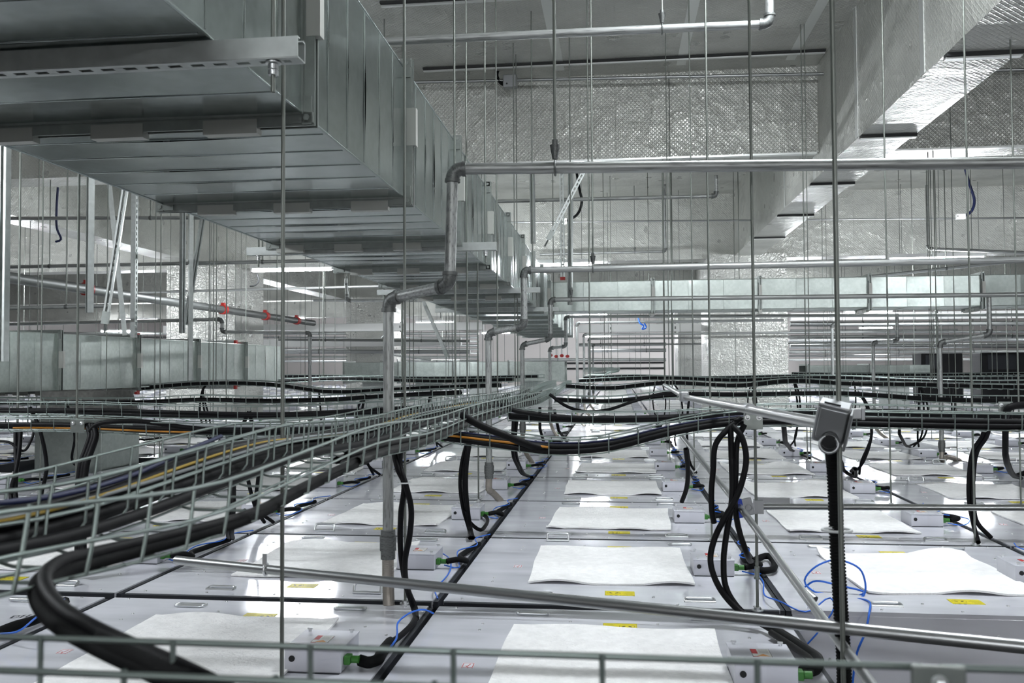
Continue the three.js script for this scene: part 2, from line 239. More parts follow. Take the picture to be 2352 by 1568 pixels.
function filterUnit(c, k) {
  const detail = k <= 4 ? 2 : k <= 9 ? 1 : 0;
  const x = X0 + .022 + c * MOD, z = Z0 - .017 - k * MOD + (k === 0 ? .035 : 0);
  const g = thing('fan_filter_unit', 'grey metal fan filter unit, ' + place(k, c), 'filter unit', 'fan filter units', V(x, 0, z));
  part('casing', unitBody, M.sheet, g);
  part('side_gasket', sideGasket, M.gasket, g, UW + .010, 0, 0); if (c >= 1 && k < 6) part('side_gasket', sideGasket, M.gasket, g, -.010, 0, 0);
  if (!(k === 1 && c >= 1)) part('front_gasket', frontGasket, M.gasket, g);
  const b = part('control_box', boxBody, M.boxPaint, g, .99, 0, -.55);
  part('plug', plugGeo, M.green, b, .08, .03, .05);
  if (detail) {
    part('gasket', boxSeat, M.gasket, b, 0, -.0005, .006);
    part('cable_port', portGeo, M.dark, b, -.058, .038, .086);
    for (const [hx, hz] of [[.28, 1.11], [.85, 1.11], [.28, .07], [.85, .07]]) { const h = part('handle', handleGeo, M.chrome, g, hx, 0, -hz + rnd(-.008, .008)); h.rotation.x = rnd() < .12 ? rnd(-.6, -.2) : rnd(1.25, 1.48) * (hz > .5 ? 1 : -1); }
    part('caution_sticker', stickerGeo, M.yellowSticker, g, .62, 0, -.985); const s2 = part('caution_sticker', stickerGeo, M.yellowSticker, g, .62, 0, -.165); s2.rotation.y = Math.PI;
  }
  if (detail > 1) {
    part('warning_sticker', warnGeo, M.warnSticker, b, 0, .066, .0);
    for (const [sx, sz] of [[-.062, -.07], [.062, -.07], [-.062, .07], [.062, .07]]) part('thumb_screw', thumbGeo, M.chrome, b, sx, .066, sz);
    part('screws', screwGeo, M.chrome, g).userData.kind = 'stuff';
    part('front_screws', frontScrews, M.chrome, g).userData.kind = 'stuff';
    part('inspection_stamp', stampGeo, M.redStamp, g, .2, 0, -.57);
  }
  // loose mat on top of it: a thing of its own
  const v = (c * 5 + k * 3 + 60) % 6, m = one('filter_mat', mats[v], M.felt, 'white filter mat lying on the unit, ' + place(k, c), 'filter mat', 'white filter mats on the units');
  m.position.set(x + .59 + rnd(-.02, .02), 0, z - .6 + rnd(-.03, .03)); m.rotation.y = rnd(-.05, .05);
  // black sleeved lead curling from the plug to the joint between the units
  if (k < 9 && !(k === 0 && c < 1)) {
    const px = x + 1.112, pz = z - .5, a = rnd(-.06, .1);
    one('power_lead', bent([V(px, .03, pz), V(px + .045, .035, pz - .02), V(px + .075, .022, pz - .09 - a), V(px + .03, .018, pz - .17 - a), V(px + .035, .016, pz - .28 - a), V(px + .07, .02, pz - .42)], k < 3 ? .012 : .0105, 7, 5), M.rubber, 'black sleeved lead on the unit, ' + place(k, c), 'cable', 'black power leads on the units');
    if (k < 6) one('signal_wire', bent([V(px - .01, .015, pz), V(px + .05, .008, pz + .02), V(px + .06 + a, .02, pz - .12), V(px + .01, .03, pz - .22), V(px + .07, .03, pz - .34), V(px + .04, .03, pz - .5), V(px + .085, .02, pz - .66)], .0026, 5, 5), M.blue, 'thin blue wire on the unit, ' + place(k, c), 'cable', 'blue signal wires on the units');
  }
}
const inView = (c, k) => { // does the unit reach into the photograph?
  for (const [a, b] of [[0, 0], [1, 0], [0, 1], [1, 1], [.5, .5]]) { const q = V(X0 + (c + a) * MOD, 0, Z0 - (k + b) * MOD).project(camera); if (Math.abs(q.x) < 1.02 && Math.abs(q.y) < 1.06) return true; }
  return false;
};
const taken = new Set();
for (let k = 0; k <= 11; k++) for (let c = -12; c <= 12; c++) {
  if (k === 0 && c > 0) continue;
  if (c === -4 && k === 4) continue;
  if (Math.abs(X0 + (c + .5) * MOD - colX[0]) < 1.2 && k === 11) continue;
  if (Math.abs(X0 + (c + .5) * MOD - colX[1]) < 1.2 && k === 11) continue;
  if (inView(c, k)) { filterUnit(c, k); taken.add(c + ',' + k); }
}
// rows further off, too small to pick apart
{
  const spots = [];
  for (let k = 12; k < 36; k++) for (let c = -19; c <= 19; c++) {
    const x = X0 + (c + .5) * MOD, z = Z0 - (k + .5) * MOD;
    if (colX.some(q => Math.abs(x - q) < 1.3) && (Math.abs(z + 15.9) < 1.3 || Math.abs(z + 23.5) < 1.3)) continue;
    if (Math.abs(x - .12) > .75 * -z) continue;
    spots.push([X0 + .022 + c * MOD, Z0 - .012 - k * MOD]);
  }
  const put = (name, geo, m, dx, dz, label) => { const im = shade(new THREE.InstancedMesh(geo, m, spots.length)); const t = new THREE.Matrix4(); spots.forEach(([x, z], i) => im.setMatrixAt(i, t.makeTranslation(x + dx, 0, z + dz))); im.name = name; scene.add(im); tag(im, label, 'filter units', null, 'stuff'); };
  put('distant_filter_units', unitBody, M.sheet, 0, 0, 'field of filter units stretching to the far wall');
  put('distant_filter_mats', box(.63, .02, .66, 0, .01, 0), M.felt, .59, -.6, 'white mats on the far field of units');
  put('distant_control_boxes', boxBody, M.boxPaint, .99, -.55, 'small grey boxes on the far field of units');
}

// ------------------------------------------------------------------ sheet metal ducts
// one section: a beaded sheet box, length L along -z, its near end at z = 0
function ductSection(w, h, L, beads) {
  const hw = w / 2, hh = h / 2, list = [], sides = [[-hw, -hh, hw, -hh], [hw, -hh, hw, hh], [hw, hh, -hw, hh], [-hw, hh, -hw, -hh]];
  let q = 0;
  for (const [ax, ay, bx, by] of sides) {
    const l = Math.hypot(bx - ax, by - ay), ux = (by - ay) / l, uy = -(bx - ax) / l, m = 6;
    for (let s = 0; s < beads; s++) { // one flat strip, a little proud at its far edge, softly dished
      const pos = [], idx = [], n = 4, lift = .004 + .0015 * Math.sin(q++ * 2.3);
      for (let i = 0; i <= n; i++) for (let j = 0; j <= m; j++) { const f = i / n, e = Math.sin(Math.PI * j / m), off = e * (lift * (1 - f) - .003 * Math.sin(Math.PI * f)) + .0012 * e * Math.sin(j * 1.7 + q); pos.push(ax + (bx - ax) * j / m + ux * off, ay + (by - ay) * j / m + uy * off, -L * (s + f) / beads); }
      for (let i = 0; i < n; i++) for (let j = 0; j < m; j++) { const a = i * (m + 1) + j, b = a + 1, c = a + m + 1, d = c + 1; idx.push(a, b, d, a, d, c); }
      const g = new THREE.BufferGeometry(); g.setAttribute('position', new THREE.Float32BufferAttribute(pos, 3)); g.setIndex(idx); g.computeVertexNormals(); list.push(metric(g));
    }
    for (let s = 1; s < beads; s++) { const z = -L * s / beads, i = .015; list.push(metric(rod(V(ax + (bx - ax) * i, ay + (by - ay) * i, z), V(bx - (bx - ax) * i, by - (by - ay) * i, z), .0025, 5))); }
    list.push(metric(rod(V(ax, ay, 0), V(ax, ay, -L), .004, 6)));
  }
  return merge(list);
}
const frameRing = (w, h, t, d, z = 0) => merge([box(w + 2 * t, t, d, 0, h / 2 + t / 2, z), box(w + 2 * t, t, d, 0, -h / 2 - t / 2, z), box(t, h, d, w / 2 + t / 2, 0, z), box(t, h, d, -w / 2 - t / 2, 0, z)]);
function duct(name, label, p, turn, w, h, L, n, beads, opt = {}) {
  const g = thing(name, label, 'duct', opt.group, p); g.rotation.y = turn;
  const sec = ductSection(w, h, L - .012, beads), fl = merge([frameRing(w, h, .034, .006, .012), frameRing(w, h, .034, .006, -.012), frameRing(w - .004, h - .004, .008, .05)]);
  const corner = merge([box(.075, .028, .010, .02, 0, .018), box(.028, .075, .010, 0, .02, .018), new THREE.CylinderGeometry(.009, .009, .05, 6).rotateX(Math.PI / 2)]);
  const cleat = box(.15, .038, .034, 0, 0, 0), cleatSide = box(.038, .15, .034);
  for (let i = 0; i < n; i++) {
    const s = part('duct_section', sec, opt.mat || M.zinc, g, 0, 0, -i * L - .006);
    const f = part('flange', fl, M.flangeZinc, s, 0, 0, .006);
    if (i < (opt.detail ?? 6)) {
      for (const [sx, sy, r] of [[-1, -1, 0], [1, -1, Math.PI / 2], [1, 1, Math.PI], [-1, 1, -Math.PI / 2]]) { const c = part('corner_plate', corner, M.flangeZinc, s, sx * (w / 2 + .014), sy * (h / 2 + .014), .006); c.rotation.z = r; }
      for (const x of [-.34, -.02, .30]) part('cleat', cleat, M.cleat, s, x * w + .06 * ((i * 7) % 3 - 1), -h / 2 - .03, .006);
      part('cleat', cleatSide, M.cleat, s, w / 2 + .03, .02, .006);
    }
  }
  return g;
}
const DUCT = { x: -1.315, y: 1.763, z: -1.0 + .06 };
duct('air_duct', 'big galvanised duct running away overhead on the left', V(DUCT.x, DUCT.y, -1.09), .008, 1.0, .52, 1.16, 16, 6, { detail: 7 });
duct('supply_duct', 'low galvanised duct at the left on red capped supports', V(-5.32, .905, -6.1), -.035, .7, .50, 1.22, 5, 4, { mat: M.zincDull, detail: 5 });
duct('branch_duct', 'flat branch duct crossing to the right above the columns', V(-.76, 1.63, -10.2), -Math.PI / 2, .5, .33, 1.16, 10, 3, { mat: M.zincDull, detail: 9 });
{ const d = duct('far_duct', 'short silver duct standing far off right of the column', V(3.9, .70, -19.2), -Math.PI / 2, .8, .30, 1.2, 2, 3, { mat: M.zincDull, detail: 0 }); for (let i = 0; i < 2; i++) part('leg', box(.05, .56, .6, 0, -.42, -.6 - i * 1.2), M.strut, d); }
{ const d = duct('rear_duct', 'silver duct far off under the big duct', V(-5.9, .76, -19), -Math.PI / 2, .8, .42, 1.2, 4, 3, { mat: M.zincDull, detail: 0 }); for (let i = 0; i < 4; i++) part('leg', box(.05, .6, .6, 0, -.5, -.6 - i * 1.2), M.strut, d); }

// ------------------------------------------------------------------ slotted struts and trapeze hangers
// length along +x, slots are real openings in the lower web
function strutGeo(L, s = .041) {
  const t = .003, list = [box(L, s, t, L / 2, s / 2, s / 2), box(L, s, t, L / 2, s / 2, -s / 2), box(L, t, .012, L / 2, s, s / 2 - .006), box(L, t, .012, L / 2, s, -s / 2 + .006), box(L, t, s * .33, L / 2, 0, s * .335), box(L, t, s * .33, L / 2, 0, -s * .335)];
  const n = Math.max(1, Math.round(L / .05)); for (let i = 0; i <= n; i++) list.push(box(.022, t, s * .4, Math.min(L - .011, Math.max(.011, i * L / n)), 0, 0));
  return merge(list);
}
const nut = new THREE.CylinderGeometry(.011, .011, .010, 6), washer = new THREE.CylinderGeometry(.016, .016, .003, 10);
function trapeze(z, label, x0 = -2.02, x1 = -.635, detail = true) {
  const g = thing('trapeze_hanger', label, 'hanger', 'trapeze hangers under the big duct', V(x0, 1.461, z));
  part('slotted_channel', strutGeo(x1 - x0), M.strut, g, 0, -.006, 0);
  for (const x of [.06, x1 - x0 - .06]) {
    part('threaded_rod', rod(V(x, -.07, 0), V(x, CEIL - 1.461, 0), .005, 8), M.rod, g);
    if (detail) { part('nut', nut, M.chrome, g, x, -.018, 0); part('nut', nut, M.chrome, g, x, -.03, 0); part('washer', washer, M.chrome, g, x, -.010, 0); }
  }
}
trapeze(-1.72, 'slotted trapeze channel closest to the camera under the big duct');
trapeze(-4.65, 'second slotted trapeze channel under the big duct');
trapeze(-7.3, 'third slotted trapeze channel under the big duct', -2.02, -.635, false);
trapeze(-9.7, 'fourth slotted trapeze channel under the big duct', -2.02, -.635, false);
function strut(a, b, label, opt = {}) { // a channel from a to b, with a small foot bracket
  const d = b.clone().sub(a), L = d.length(), g = thing('slotted_strut', label, 'strut', opt.group || 'slotted support struts', a);
  g.quaternion.setFromUnitVectors(V(1, 0, 0), d.clone().normalize());
  if (opt.roll) g.quaternion.multiply(new THREE.Quaternion().setFromAxisAngle(V(1, 0, 0), opt.roll));
  part('channel', strutGeo(L, opt.size || .041), opt.mat || M.strut, g);
  if (opt.cap) part('end_cap', box(.03, .05, .05, L, .02, 0), M.red, g);
  if (opt.foot) part('foot_bracket', merge([box(.10, .05, .052, L - .02, .02, 0), rod(V(L, .02, 0), V(L + .10, -.03, 0), .009, 8)]), M.flangeZinc, g);
  return g;
}
const hang = (u, v0, v1, z, label, opt) => { const b = at(u, v1, z), a = V(b.x, CEIL, z); return strut(a, b, label, opt); };
const lean = (u0, v0, u1, v1, z, top, label, opt) => { const a = at(u0, v0, z), b = at(u1, v1, z), t = (top - b.y) / (a.y - b.y); return strut(b.clone().lerp(a, t), b, label, opt); };
hang(12, 240, 830, -4.4, 'upright strut at the left frame edge beneath the duct', { roll: Math.PI / 2 });
hang(212, 300, 718, -6.1, 'white slotted strut hanging left of the slanted brace', { roll: 2.2 });
lean(305, 330, 243, 735, -6.6, CEIL, 'slanted slotted brace with red foot by the low duct', { foot: true, roll: 1.2 });
hang(312, 330, 775, -7.4, 'slotted strut just right of the slanted brace', { roll: Math.PI });
lean(250, 360, 292, 770, -8, CEIL, 'thin slotted strut leaning behind the slanted brace', { roll: 2.6 });
hang(415, 420, 765, -8.5, 'dark backed strut over the low duct, left of the pair', { roll: .4 });
lean(475, 430, 424, 745, -8.93, CEIL, 'slanted strut crossing its upright neighbour above the low duct', { roll: .6 });
hang(441, 380, 885, -8.9, 'tall pale strut passing down in front of the low duct', { roll: 2.4 });
lean(1224, 380, 1226, 560, -9.1, 2.953, 'bright slotted strut right of the big duct', { roll: 1.9 });
lean(1290, 380, 1293, 640, -9.2, 2.953, 'slotted strut ending in a red cap over the branch duct', { roll: 1.6, cap: true });
lean(1313, 400, 1311, 700, -9.35, 2.953, 'slotted strut behind the bright slanted brace', { roll: 2 });
lean(1345, 385, 1262, 545, -9.06, 2.953, 'bright slanted brace right of the big duct', { roll: 1.4, foot: true });
lean(968, 690, 1022, 815, -11.9, CEIL, 'white slanted brace beyond the sprinkler jog', { foot: true });
// channel ends below and above the low duct, with red caps
for (const [z, n] of [[-8.55, 'front'], [-10.9, 'rear']]) {
  strut(V(-6.0, 1.165, z), V(-4.90, 1.165, z), n + ' channel lying across the top of the low duct', { cap: true });
  strut(V(-6.0, .585, z), V(-4.90, .585, z), n + ' channel carrying the low duct from below', { cap: true });
}

// ------------------------------------------------------------------ sprinkler and service pipes
function pipeRun(name, label, pts, r, opt = {}) {
  const g = thing(name, label, 'pipe', opt.group), er = r * 1.9;
  for (let i = 1; i < pts.length; i++) { // straight lengths between elbows
    const a = pts[i - 1].clone(), b = pts[i].clone(), d = b.clone().sub(a).normalize();
    if (i > 1) a.addScaledVector(d, er); if (i < pts.length - 1) b.addScaledVector(d, -er);
    part('pipe', rod(a, b, r, 12), opt.mat || M.pipe, g);
  }
  for (let i = 1; i < pts.length - 1; i++) {
    const a = pts[i - 1].clone().sub(pts[i]).normalize(), b = pts[i + 1].clone().sub(pts[i]).normalize(), p0 = pts[i].clone().addScaledVector(a, er * 1.25), p1 = pts[i].clone().addScaledVector(b, er * 1.25);
    const e = part('elbow', bent(elbowPts([p0, pts[i], p1], er, 5), r * 1.22, 10, 3), opt.fit || M.fitting, g);
    part('collar', rod(p0, p0.clone().addScaledVector(a, -.012), r * 1.38, 12), opt.fit || M.fitting, e);
    part('collar', rod(p1, p1.clone().addScaledVector(b, -.012), r * 1.38, 12), opt.fit || M.fitting, e);
  }
  if (opt.hose) {
    const p = pts[pts.length - 1]; part('coupling', merge([rod(p.clone().add(V(0, .05, 0)), p.clone().add(V(0, -.05, 0)), r * 1.35, 12), rod(p.clone().add(V(0, .03, 0)), p.clone().add(V(0, -.02, 0)), r * 1.55, 8)]), opt.fit || M.fitting, g);
    const e = opt.hose, pts2 = [p.clone().add(V(0, -.04, 0)), p.clone().add(V(0, -.12, 0)), V(p.x * .7 + e.x * .3, p.y * .3, p.z * .7 + e.z * .3), e];
    part('flexible_hose', bent(pts2, r * 1.0, 12, 8), M.hose, g);
    const cv = new THREE.CatmullRomCurve3(pts2, false, 'centripetal'), rings = []; const n = opt.rings || 24;
    for (let i = 0; i <= n; i++) { const q = cv.getPointAt(i / n), t = cv.getTangentAt(i / n); rings.push(rod(q.clone().addScaledVector(t, -.003), q.clone().addScaledVector(t, .003), r * 1.09, 10)); }
    part('hose_ribs', merge(rings), M.hose, g).userData.kind = 'stuff';
  }
  for (const h of opt.hangers || []) { // loop hanger with its own rod
    part('hanger_loop', merge([new THREE.TorusGeometry(r * 1.25, .004, 6, 16).rotateY(Math.PI / 2).translate(h.x, h.y, h.z), new THREE.CylinderGeometry(r * .9, r * .45, .05, 4).translate(h.x, h.y + r + .035, h.z), new THREE.CylinderGeometry(.011, .011, .016, 6).translate(h.x, h.y + r + .068, h.z)]), M.fitting, g);
    part('hanger_rod', rod(V(h.x, h.y + r + .05, h.z), V(h.x, CEIL, h.z), .0052, 8), M.rod, g);
  }
  if (opt.rods) hangers(g, pts[0], pts[1], r, opt.rods);
  return g;
}
const drop = (u, v, z) => at(u, v, z);
{ // nearest drop
  const z1 = -2.95, z2 = -3.06, a = at(1040, 388, z1), j = at(893, 688, z2), r = at(2620, 371, z1);
  pipeRun('sprinkler_pipe', 'thick galvanised pipe with jog, dropping to the closest unit left of centre', [r, a, V(a.x - .012, at(1030, 655, z1).y, z1), V(j.x, at(893, 686, z2).y, z2), V(j.x - .004, at(885, 1250, z2).y, z2)], .0195, { hose: onFloor(893, 1388), hangers: [at(1275, 386, z1)] });
}
{ const z = -5.35, a = at(1203, 620, z), j = at(1119, 760, z);
  pipeRun('sprinkler_pipe', 'second galvanised pipe drop behind the first, left of centre', [at(2560, 592, z), a, V(a.x, at(1200, 750, z).y, z), V(j.x, at(1119, 763, z).y, z - .05), V(j.x, at(1115, 1082, z).y, z - .05)], .0195, { hose: onFloor(1150, 1150), hangers: [at(1362, 617, z)] }); }
{ const z = -7.8, a = at(1264, 688, z), j = at(1198, 789, z);
  pipeRun('sprinkler_pipe', 'third galvanised pipe drop, bright, under the big duct edge', [at(2560, 674, z), a, V(a.x, at(1262, 778, z).y, z), V(j.x, at(1198, 791, z).y, z - .05), V(j.x, .3, z - .05)], .0195, { hose: V(j.x + .1, 0, z + .12), hangers: [at(1312, 686, z)] }); }
{ const z = -10.8, a = at(1299, 727, z), j = at(1262, 797, z);
  pipeRun('sprinkler_pipe', 'fourth pipe drop, small, before the far wall', [at(2560, 722, z), a, V(a.x, at(1297, 795, z).y, z), V(j.x, at(1262, 799, z).y, z - .05), V(j.x, .3, z - .05)], .0195, { hose: V(j.x + .1, 0, z + .1) }); }
[[-12.7, 1325, 741, 'fifth'], [-15.1, 1341, 768, 'sixth'], [-17.5, 1352, 778, 'seventh'], [-20, 1362, 792, 'eighth']].forEach(([z, u, v, n]) => { const a = at(u, v, z); pipeRun('sprinkler_pipe', n + ' pipe drop in the receding line left of the column', [at(1800 + (n === 'fifth' ? 0 : 200), v - 6, z), a, V(a.x, .3, z)], .0195, { hose: V(a.x + .1, 0, z + .1), rings: 6 }); });
// drops right of the long beam
{ const z = -7.85, a = at(2271, 676, z), j = at(2163, 784, z); pipeRun('sprinkler_pipe', 'pipe drop with flexible tail near the right frame edge', [V(a.x, at(2271, 676, z).y, z), V(a.x, at(2270, 768, z).y, z), V(j.x, at(2163, 786, z).y, z - .05), V(j.x, at(2164, 1025, z).y, z - .05)], .0195, { hose: onFloor(2203, 1057) }); }
{ const z = -10.4, a = at(2060, 720, z), j = at(2005, 785, z); pipeRun('sprinkler_pipe', 'pipe drop between the column and the right pipe drop', [a, V(a.x, at(2060, 783, z).y, z), V(j.x, at(2005, 786, z).y, z), V(j.x, at(2005, 950, z).y, z)], .0195, { hose: V(j.x + .12, 0, z + .2), rings: 8 }); }
{ const z = -13.1, a = at(1911, 745, z); pipeRun('sprinkler_pipe', 'slim pipe drop just right of the square column', [at(2500, 741, z), a, V(a.x, .25, z)], .0195, { hose: V(a.x + .12, 0, z + .2), rings: 6 }); }
{ const z = -9.6, a = at(510, 733, z); pipeRun('sprinkler_pipe', 'pipe crossing above the low duct and stepping down at its end', [at(-120, 748, z), a, V(a.x, at(510, 762, z).y, z), at(712, 764, z), V(at(712, 764, z).x, .3, z)], .0195, { hose: V(at(712, 764, z).x + .1, 0, z + .15), rings: 8 }); }
{ const z = -12.4; pipeRun('sprinkler_pipe', 'small pipe step behind the nearest sprinkler drop', [at(880, 775, z), at(883, 771, z), V(at(883, 771, z).x, at(883, 812, z).y, z), at(990, 826, z)], .0195, { rods: 9 }); }
{ const z = -6.9; pipeRun('service_pipe', 'thin pipe ending at the white slotted strut on the left', [at(-120, 711, z), at(245, 702, z)], .016, { rods: 2.4 }); }
{ const z = -9.1; pipeRun('service_pipe', 'long thin pipe high across the left bays', [at(-120, 616, z), at(860, 596, z)], .02, { rods: 2.4 }); }
{ const z = -11.2; pipeRun('service_pipe', 'pipe with red fitting crossing behind the nearest drop', [at(795, 640, z), at(798, 690, z), at(970, 690, z)], .02, { rods: 1.5 }); }
{ const z = -13.5; pipeRun('service_pipe', 'thin pipe under the left lamp', [at(300, 672, z), at(900, 656, z)], .02, { rods: 2.4 }); }
// pipes under the ceiling
{ const z = -4.5; pipeRun('ceiling_pipe', 'galvanised pipe under the foil ceiling with an upturned elbow', [at(820, 98, z), at(1768, 55, z), V(at(1768, 55, z).x, CEIL, z)], .0215, { hangers: [at(1521, 67, z)] }); }
{ const z = -9.7; pipeRun('ceiling_pipe', 'bright pipe beneath the cross beam turning up at its end', [at(1120, 463, z), at(1645, 450, z), V(at(1645, 450, z).x, 2.9, z)], .0215, { hangers: [at(1524, 453, z)] }); }
{ const z = -14.6; pipeRun('ceiling_pipe', 'far pipe under the girder turning up left of the column', [at(1240, 584, z), at(1528, 577, z), V(at(1528, 577, z).x, CEIL, z)], .0215, { hangers: [at(1458, 580, z)] }); }
{ const z = -12; pipeRun('ceiling_pipe', 'thin pipe at the right coming down and turning away', [V(at(2132, 570, z).x, at(2132, 425, z).y, z), V(at(2132, 571, z).x, at(2132, 571, z).y, z), at(2560, 588, z)], .02); }
{ const z = -9.0; pipeRun('ceiling_pipe', 'pale pipe crossing the left ceiling behind the struts', [at(-100, 502, z), at(500, 500, z)], .02, { rods: 2.4 }); }
// red coupled fire main running away on the left
{ const a = at(-60, 625, -7.6), b = at(720, 742, -17); const g = thing('fire_main', 'fat grey fire main with red couplings receding at the left', 'pipe');
  part('pipe', rod(a, b, .057, 16), M.fitting, g); for (const t of [.19, .565, .74, .9]) { const p = a.clone().lerp(b, t), d = b.clone().sub(a).normalize(); part('red_coupling', merge([rod(p.clone().addScaledVector(d, -.05), p.clone().addScaledVector(d, .05), .075, 14), box(.05, .05, .06, p.x, p.y + .08, p.z)]), M.red, g); } }
// far service pipes and white trunking
const farPipe = (u0, v0, u1, v1, z, r, label, m = M.pipe) => { const a = at(u0, v0, z), b = at(u1, v1, z), g = thing('service_pipe', label, 'pipe', 'far service pipes'); part('pipe', rod(a, b, r, 10), m, g); hangers(g, a, b, r); };
function hangers(g, a, b, r, step = 2.4) { const n = Math.max(2, Math.round(a.distanceTo(b) / step)); for (let i = 0; i < n; i++) { const p = a.clone().lerp(b, (i + .5) / n); part('hanger_rod', rod(p.clone().add(V(0, r * .6, 0)), V(p.x, CEIL, p.z), .006, 6), M.rod, g); part('hanger_clip', rod(p.clone().addScaledVector(b.clone().sub(a).normalize(), -.012), p.clone().addScaledVector(b.clone().sub(a).normalize(), .012), r * 1.2, 10), M.fitting, g); } }
farPipe(1815, 744, 2500, 742, -17.5, .05, 'bright fat pipe far right, below the lamp row', M.emt);
farPipe(1815, 773, 2500, 771, -19, .035, 'bright pipe far right, beneath the fat pipe', M.emt);
farPipe(1815, 758, 2200, 757, -21, .02, 'thin pipe between two bright pipes far right');
farPipe(1815, 795, 2500, 793, -21.5, .05, 'lowest bright pipe far right of the column', M.emt);
farPipe(1330, 792, 1530, 790, -21, .04, 'far pipe left of the column, upper', M.emt);
farPipe(1350, 805, 1530, 804, -24, .05, 'far pipe left of the column, lower', M.emt);
farPipe(1200, 826, 1530, 826, -28, .05, 'distant pipe before the back wall');
farPipe(400, 806, 1080, 808, -22, .05, 'distant pipe low behind the big duct at the left', M.emt);
farPipe(640, 780, 1080, 783, -20, .03, 'thin distant pipe under the left lamp');
farPipe(720, 690, 830, 690, -16, .02, 'short bright pipe beneath the left lamp', M.emt);
const farWords = ['lowest', 'second', 'third', 'fourth', 'fifth', 'sixth', 'seventh', 'highest'];
for (let i = 0; i < 8; i++) { const z = -25 - (i * 5 % 8) * 1.6, v = 826 - i * 9; farPipe(1812, v, 2500, v - 2, z, .03 + .012 * (i % 3), farWords[i] + ' of the faint pipes layered at the far right', i % 2 ? M.emt : M.pipe); farPipe(-150, v + 2, 1100, v + 3, z - 1, .03 + .012 * ((i + 1) % 3), farWords[i] + ' of the faint pipes layered at the far left', i % 2 ? M.pipe : M.emt); }
const trunk = (u0, v0, u1, z, h, label) => { const a = at(u0, v0, z), b = at(u1, v0, z); const g = thing('cable_trunking', label, 'trunking', 'white cable trunking'); part('channel', rbox(b.x - a.x, h, .2, .01, (a.x + b.x) / 2, a.y, z), M.white, g); hangers(g, a, V(b.x, a.y, z), .09, 3); };
trunk(1330, 755, 1625, -17, .15, 'white trunking crossing to the column from the left');
trunk(380, 757, 1110, -17.5, .16, 'long white trunking behind the sprinkler jogs');
trunk(1815, 728, 2500, -27, .22, 'white trunking far off at the right');
trunk(430, 790, 1060, -21.6, .2, 'lower white trunking far off behind the big duct');

// ------------------------------------------------------------------ wire mesh cable trays
// path: points along the middle of the tray bottom
function wireTray(label, pts, w, h, opt = {}) {
  const cv = new THREE.CatmullRomCurve3(pts, false, 'centripetal'), L = cv.getLength(), sp = opt.spacing || .1, n = Math.floor(L / sp), r = opt.r || .0023, skew = opt.skew || 0;
  const g = thing('wire_tray', label, 'cable tray', opt.group || 'wire mesh cable trays');
  const frames = []; for (let i = 0; i <= n; i++) { const p = cv.getPointAt(i / n), t = cv.getTangentAt(i / n), s = V(-t.z, 0, t.x).normalize(); frames.push([p, t, s]); }
  const run = (o, y, rr = r) => { const q = frames.filter((f, i) => i % (opt.skip || 1) === 0 || i === n).map(([p, , s]) => p.clone().addScaledVector(s, o).add(V(0, y, 0))); part('long_wire', new THREE.TubeGeometry(new THREE.CatmullRomCurve3(q), Math.min(220, q.length), rr, opt.seg || 5), M.wire, g); };
  for (const s of [-1, 1]) { run(s * (w / 2 + r + (opt.flare || 0)), h - r, r * 1.15); if (h > .07) run(s * (w / 2 + r + (opt.flare || 0) / 2), h * .5); run(s * (w / 2 - .02), r * 1.6); }
  if (w > .14) { run(0, r * 1.6); }
  const fl = opt.flare || 0, u = bent(elbowPts([V(-w / 2 - fl, h, -skew), V(-w / 2, 0, 0), V(w / 2, 0, 0), V(w / 2 + fl, h, -skew)], .016, 3), r, 5, 1);
  if (opt.rods) for (const i of [Math.round(n * .2), Math.round(n * .75)]) { const [p, , s] = frames[i]; for (const q of [-1, 1]) part('hanger_rod', rod(p.clone().addScaledVector(s, q * (w / 2 + .012)).add(V(0, -.01, 0)), V(p.x + s.x * q * (w / 2 + .012), CEIL, p.z + s.z * q * (w / 2 + .012)), .005, 6), M.rod, g); }
  const far = [];
  frames.forEach(([p, t, s], i) => {
    const m = new THREE.Matrix4().makeBasis(s, UP, t.clone().setY(0).normalize().negate()).setPosition(p);
    if (i < (opt.single ?? 0)) { const c = part('cross_wire', u, M.wire, g); c.applyMatrix4(m); } else far.push(u.clone().applyMatrix4(m));
  });
  if (far.length) part('cross_wires', merge(far), M.wire, g).userData.kind = 'stuff';
  g.userData.path = undefined; return { g, cv, frames };
}
// cable laid along a tray: o sideways, y above the bottom wire
function along(frames, o, y, r, m, label, group, i0 = 0, i1 = frames.length - 1, wob = .006, tail = [], head = []) {
  i1 = Math.min(i1, frames.length - 1); const q = [...head]; const a = rnd(0, 6); for (let i = i0; i <= i1; i += 2) { const [p, , s] = frames[i]; q.push(p.clone().addScaledVector(s, o + wob * Math.sin(i * .37 + a)).add(V(0, y + r + Math.abs(wob * .6 * Math.sin(i * .23 + a * 2)), 0))); }
  q.push(...tail); const g = new THREE.TubeGeometry(new THREE.CatmullRomCurve3(q, false, 'centripetal'), Math.min(260, q.length * 3), r, 7); return one('power_cable', g, m, label, 'cable', group);
}
const YB = .588;
const wave = (z, a) => z < -3 ? .014 * Math.sin(z * 1.15 + a) : 0;
const mainPath = x => [[-.42, -.03, .04], [-.55, -.02, .03], [-.72, -.012, .022], [-1.08, -.008, -.003], [-1.45, 0, .012], [-1.8, .004, .026], [-2.4, 0, .008], [-3.2, -.005, 0], [-4, .012, 0], [-4.8, -.006, 0], [-5.6, .012, 0], [-6.4, -.004, 0], [-7.5, .006, 0], [-9, -.02, 0], [-11, -.06, 0]].map(([z, dx, dy]) => V(x + dx, .60 + dy + wave(z, x), z));
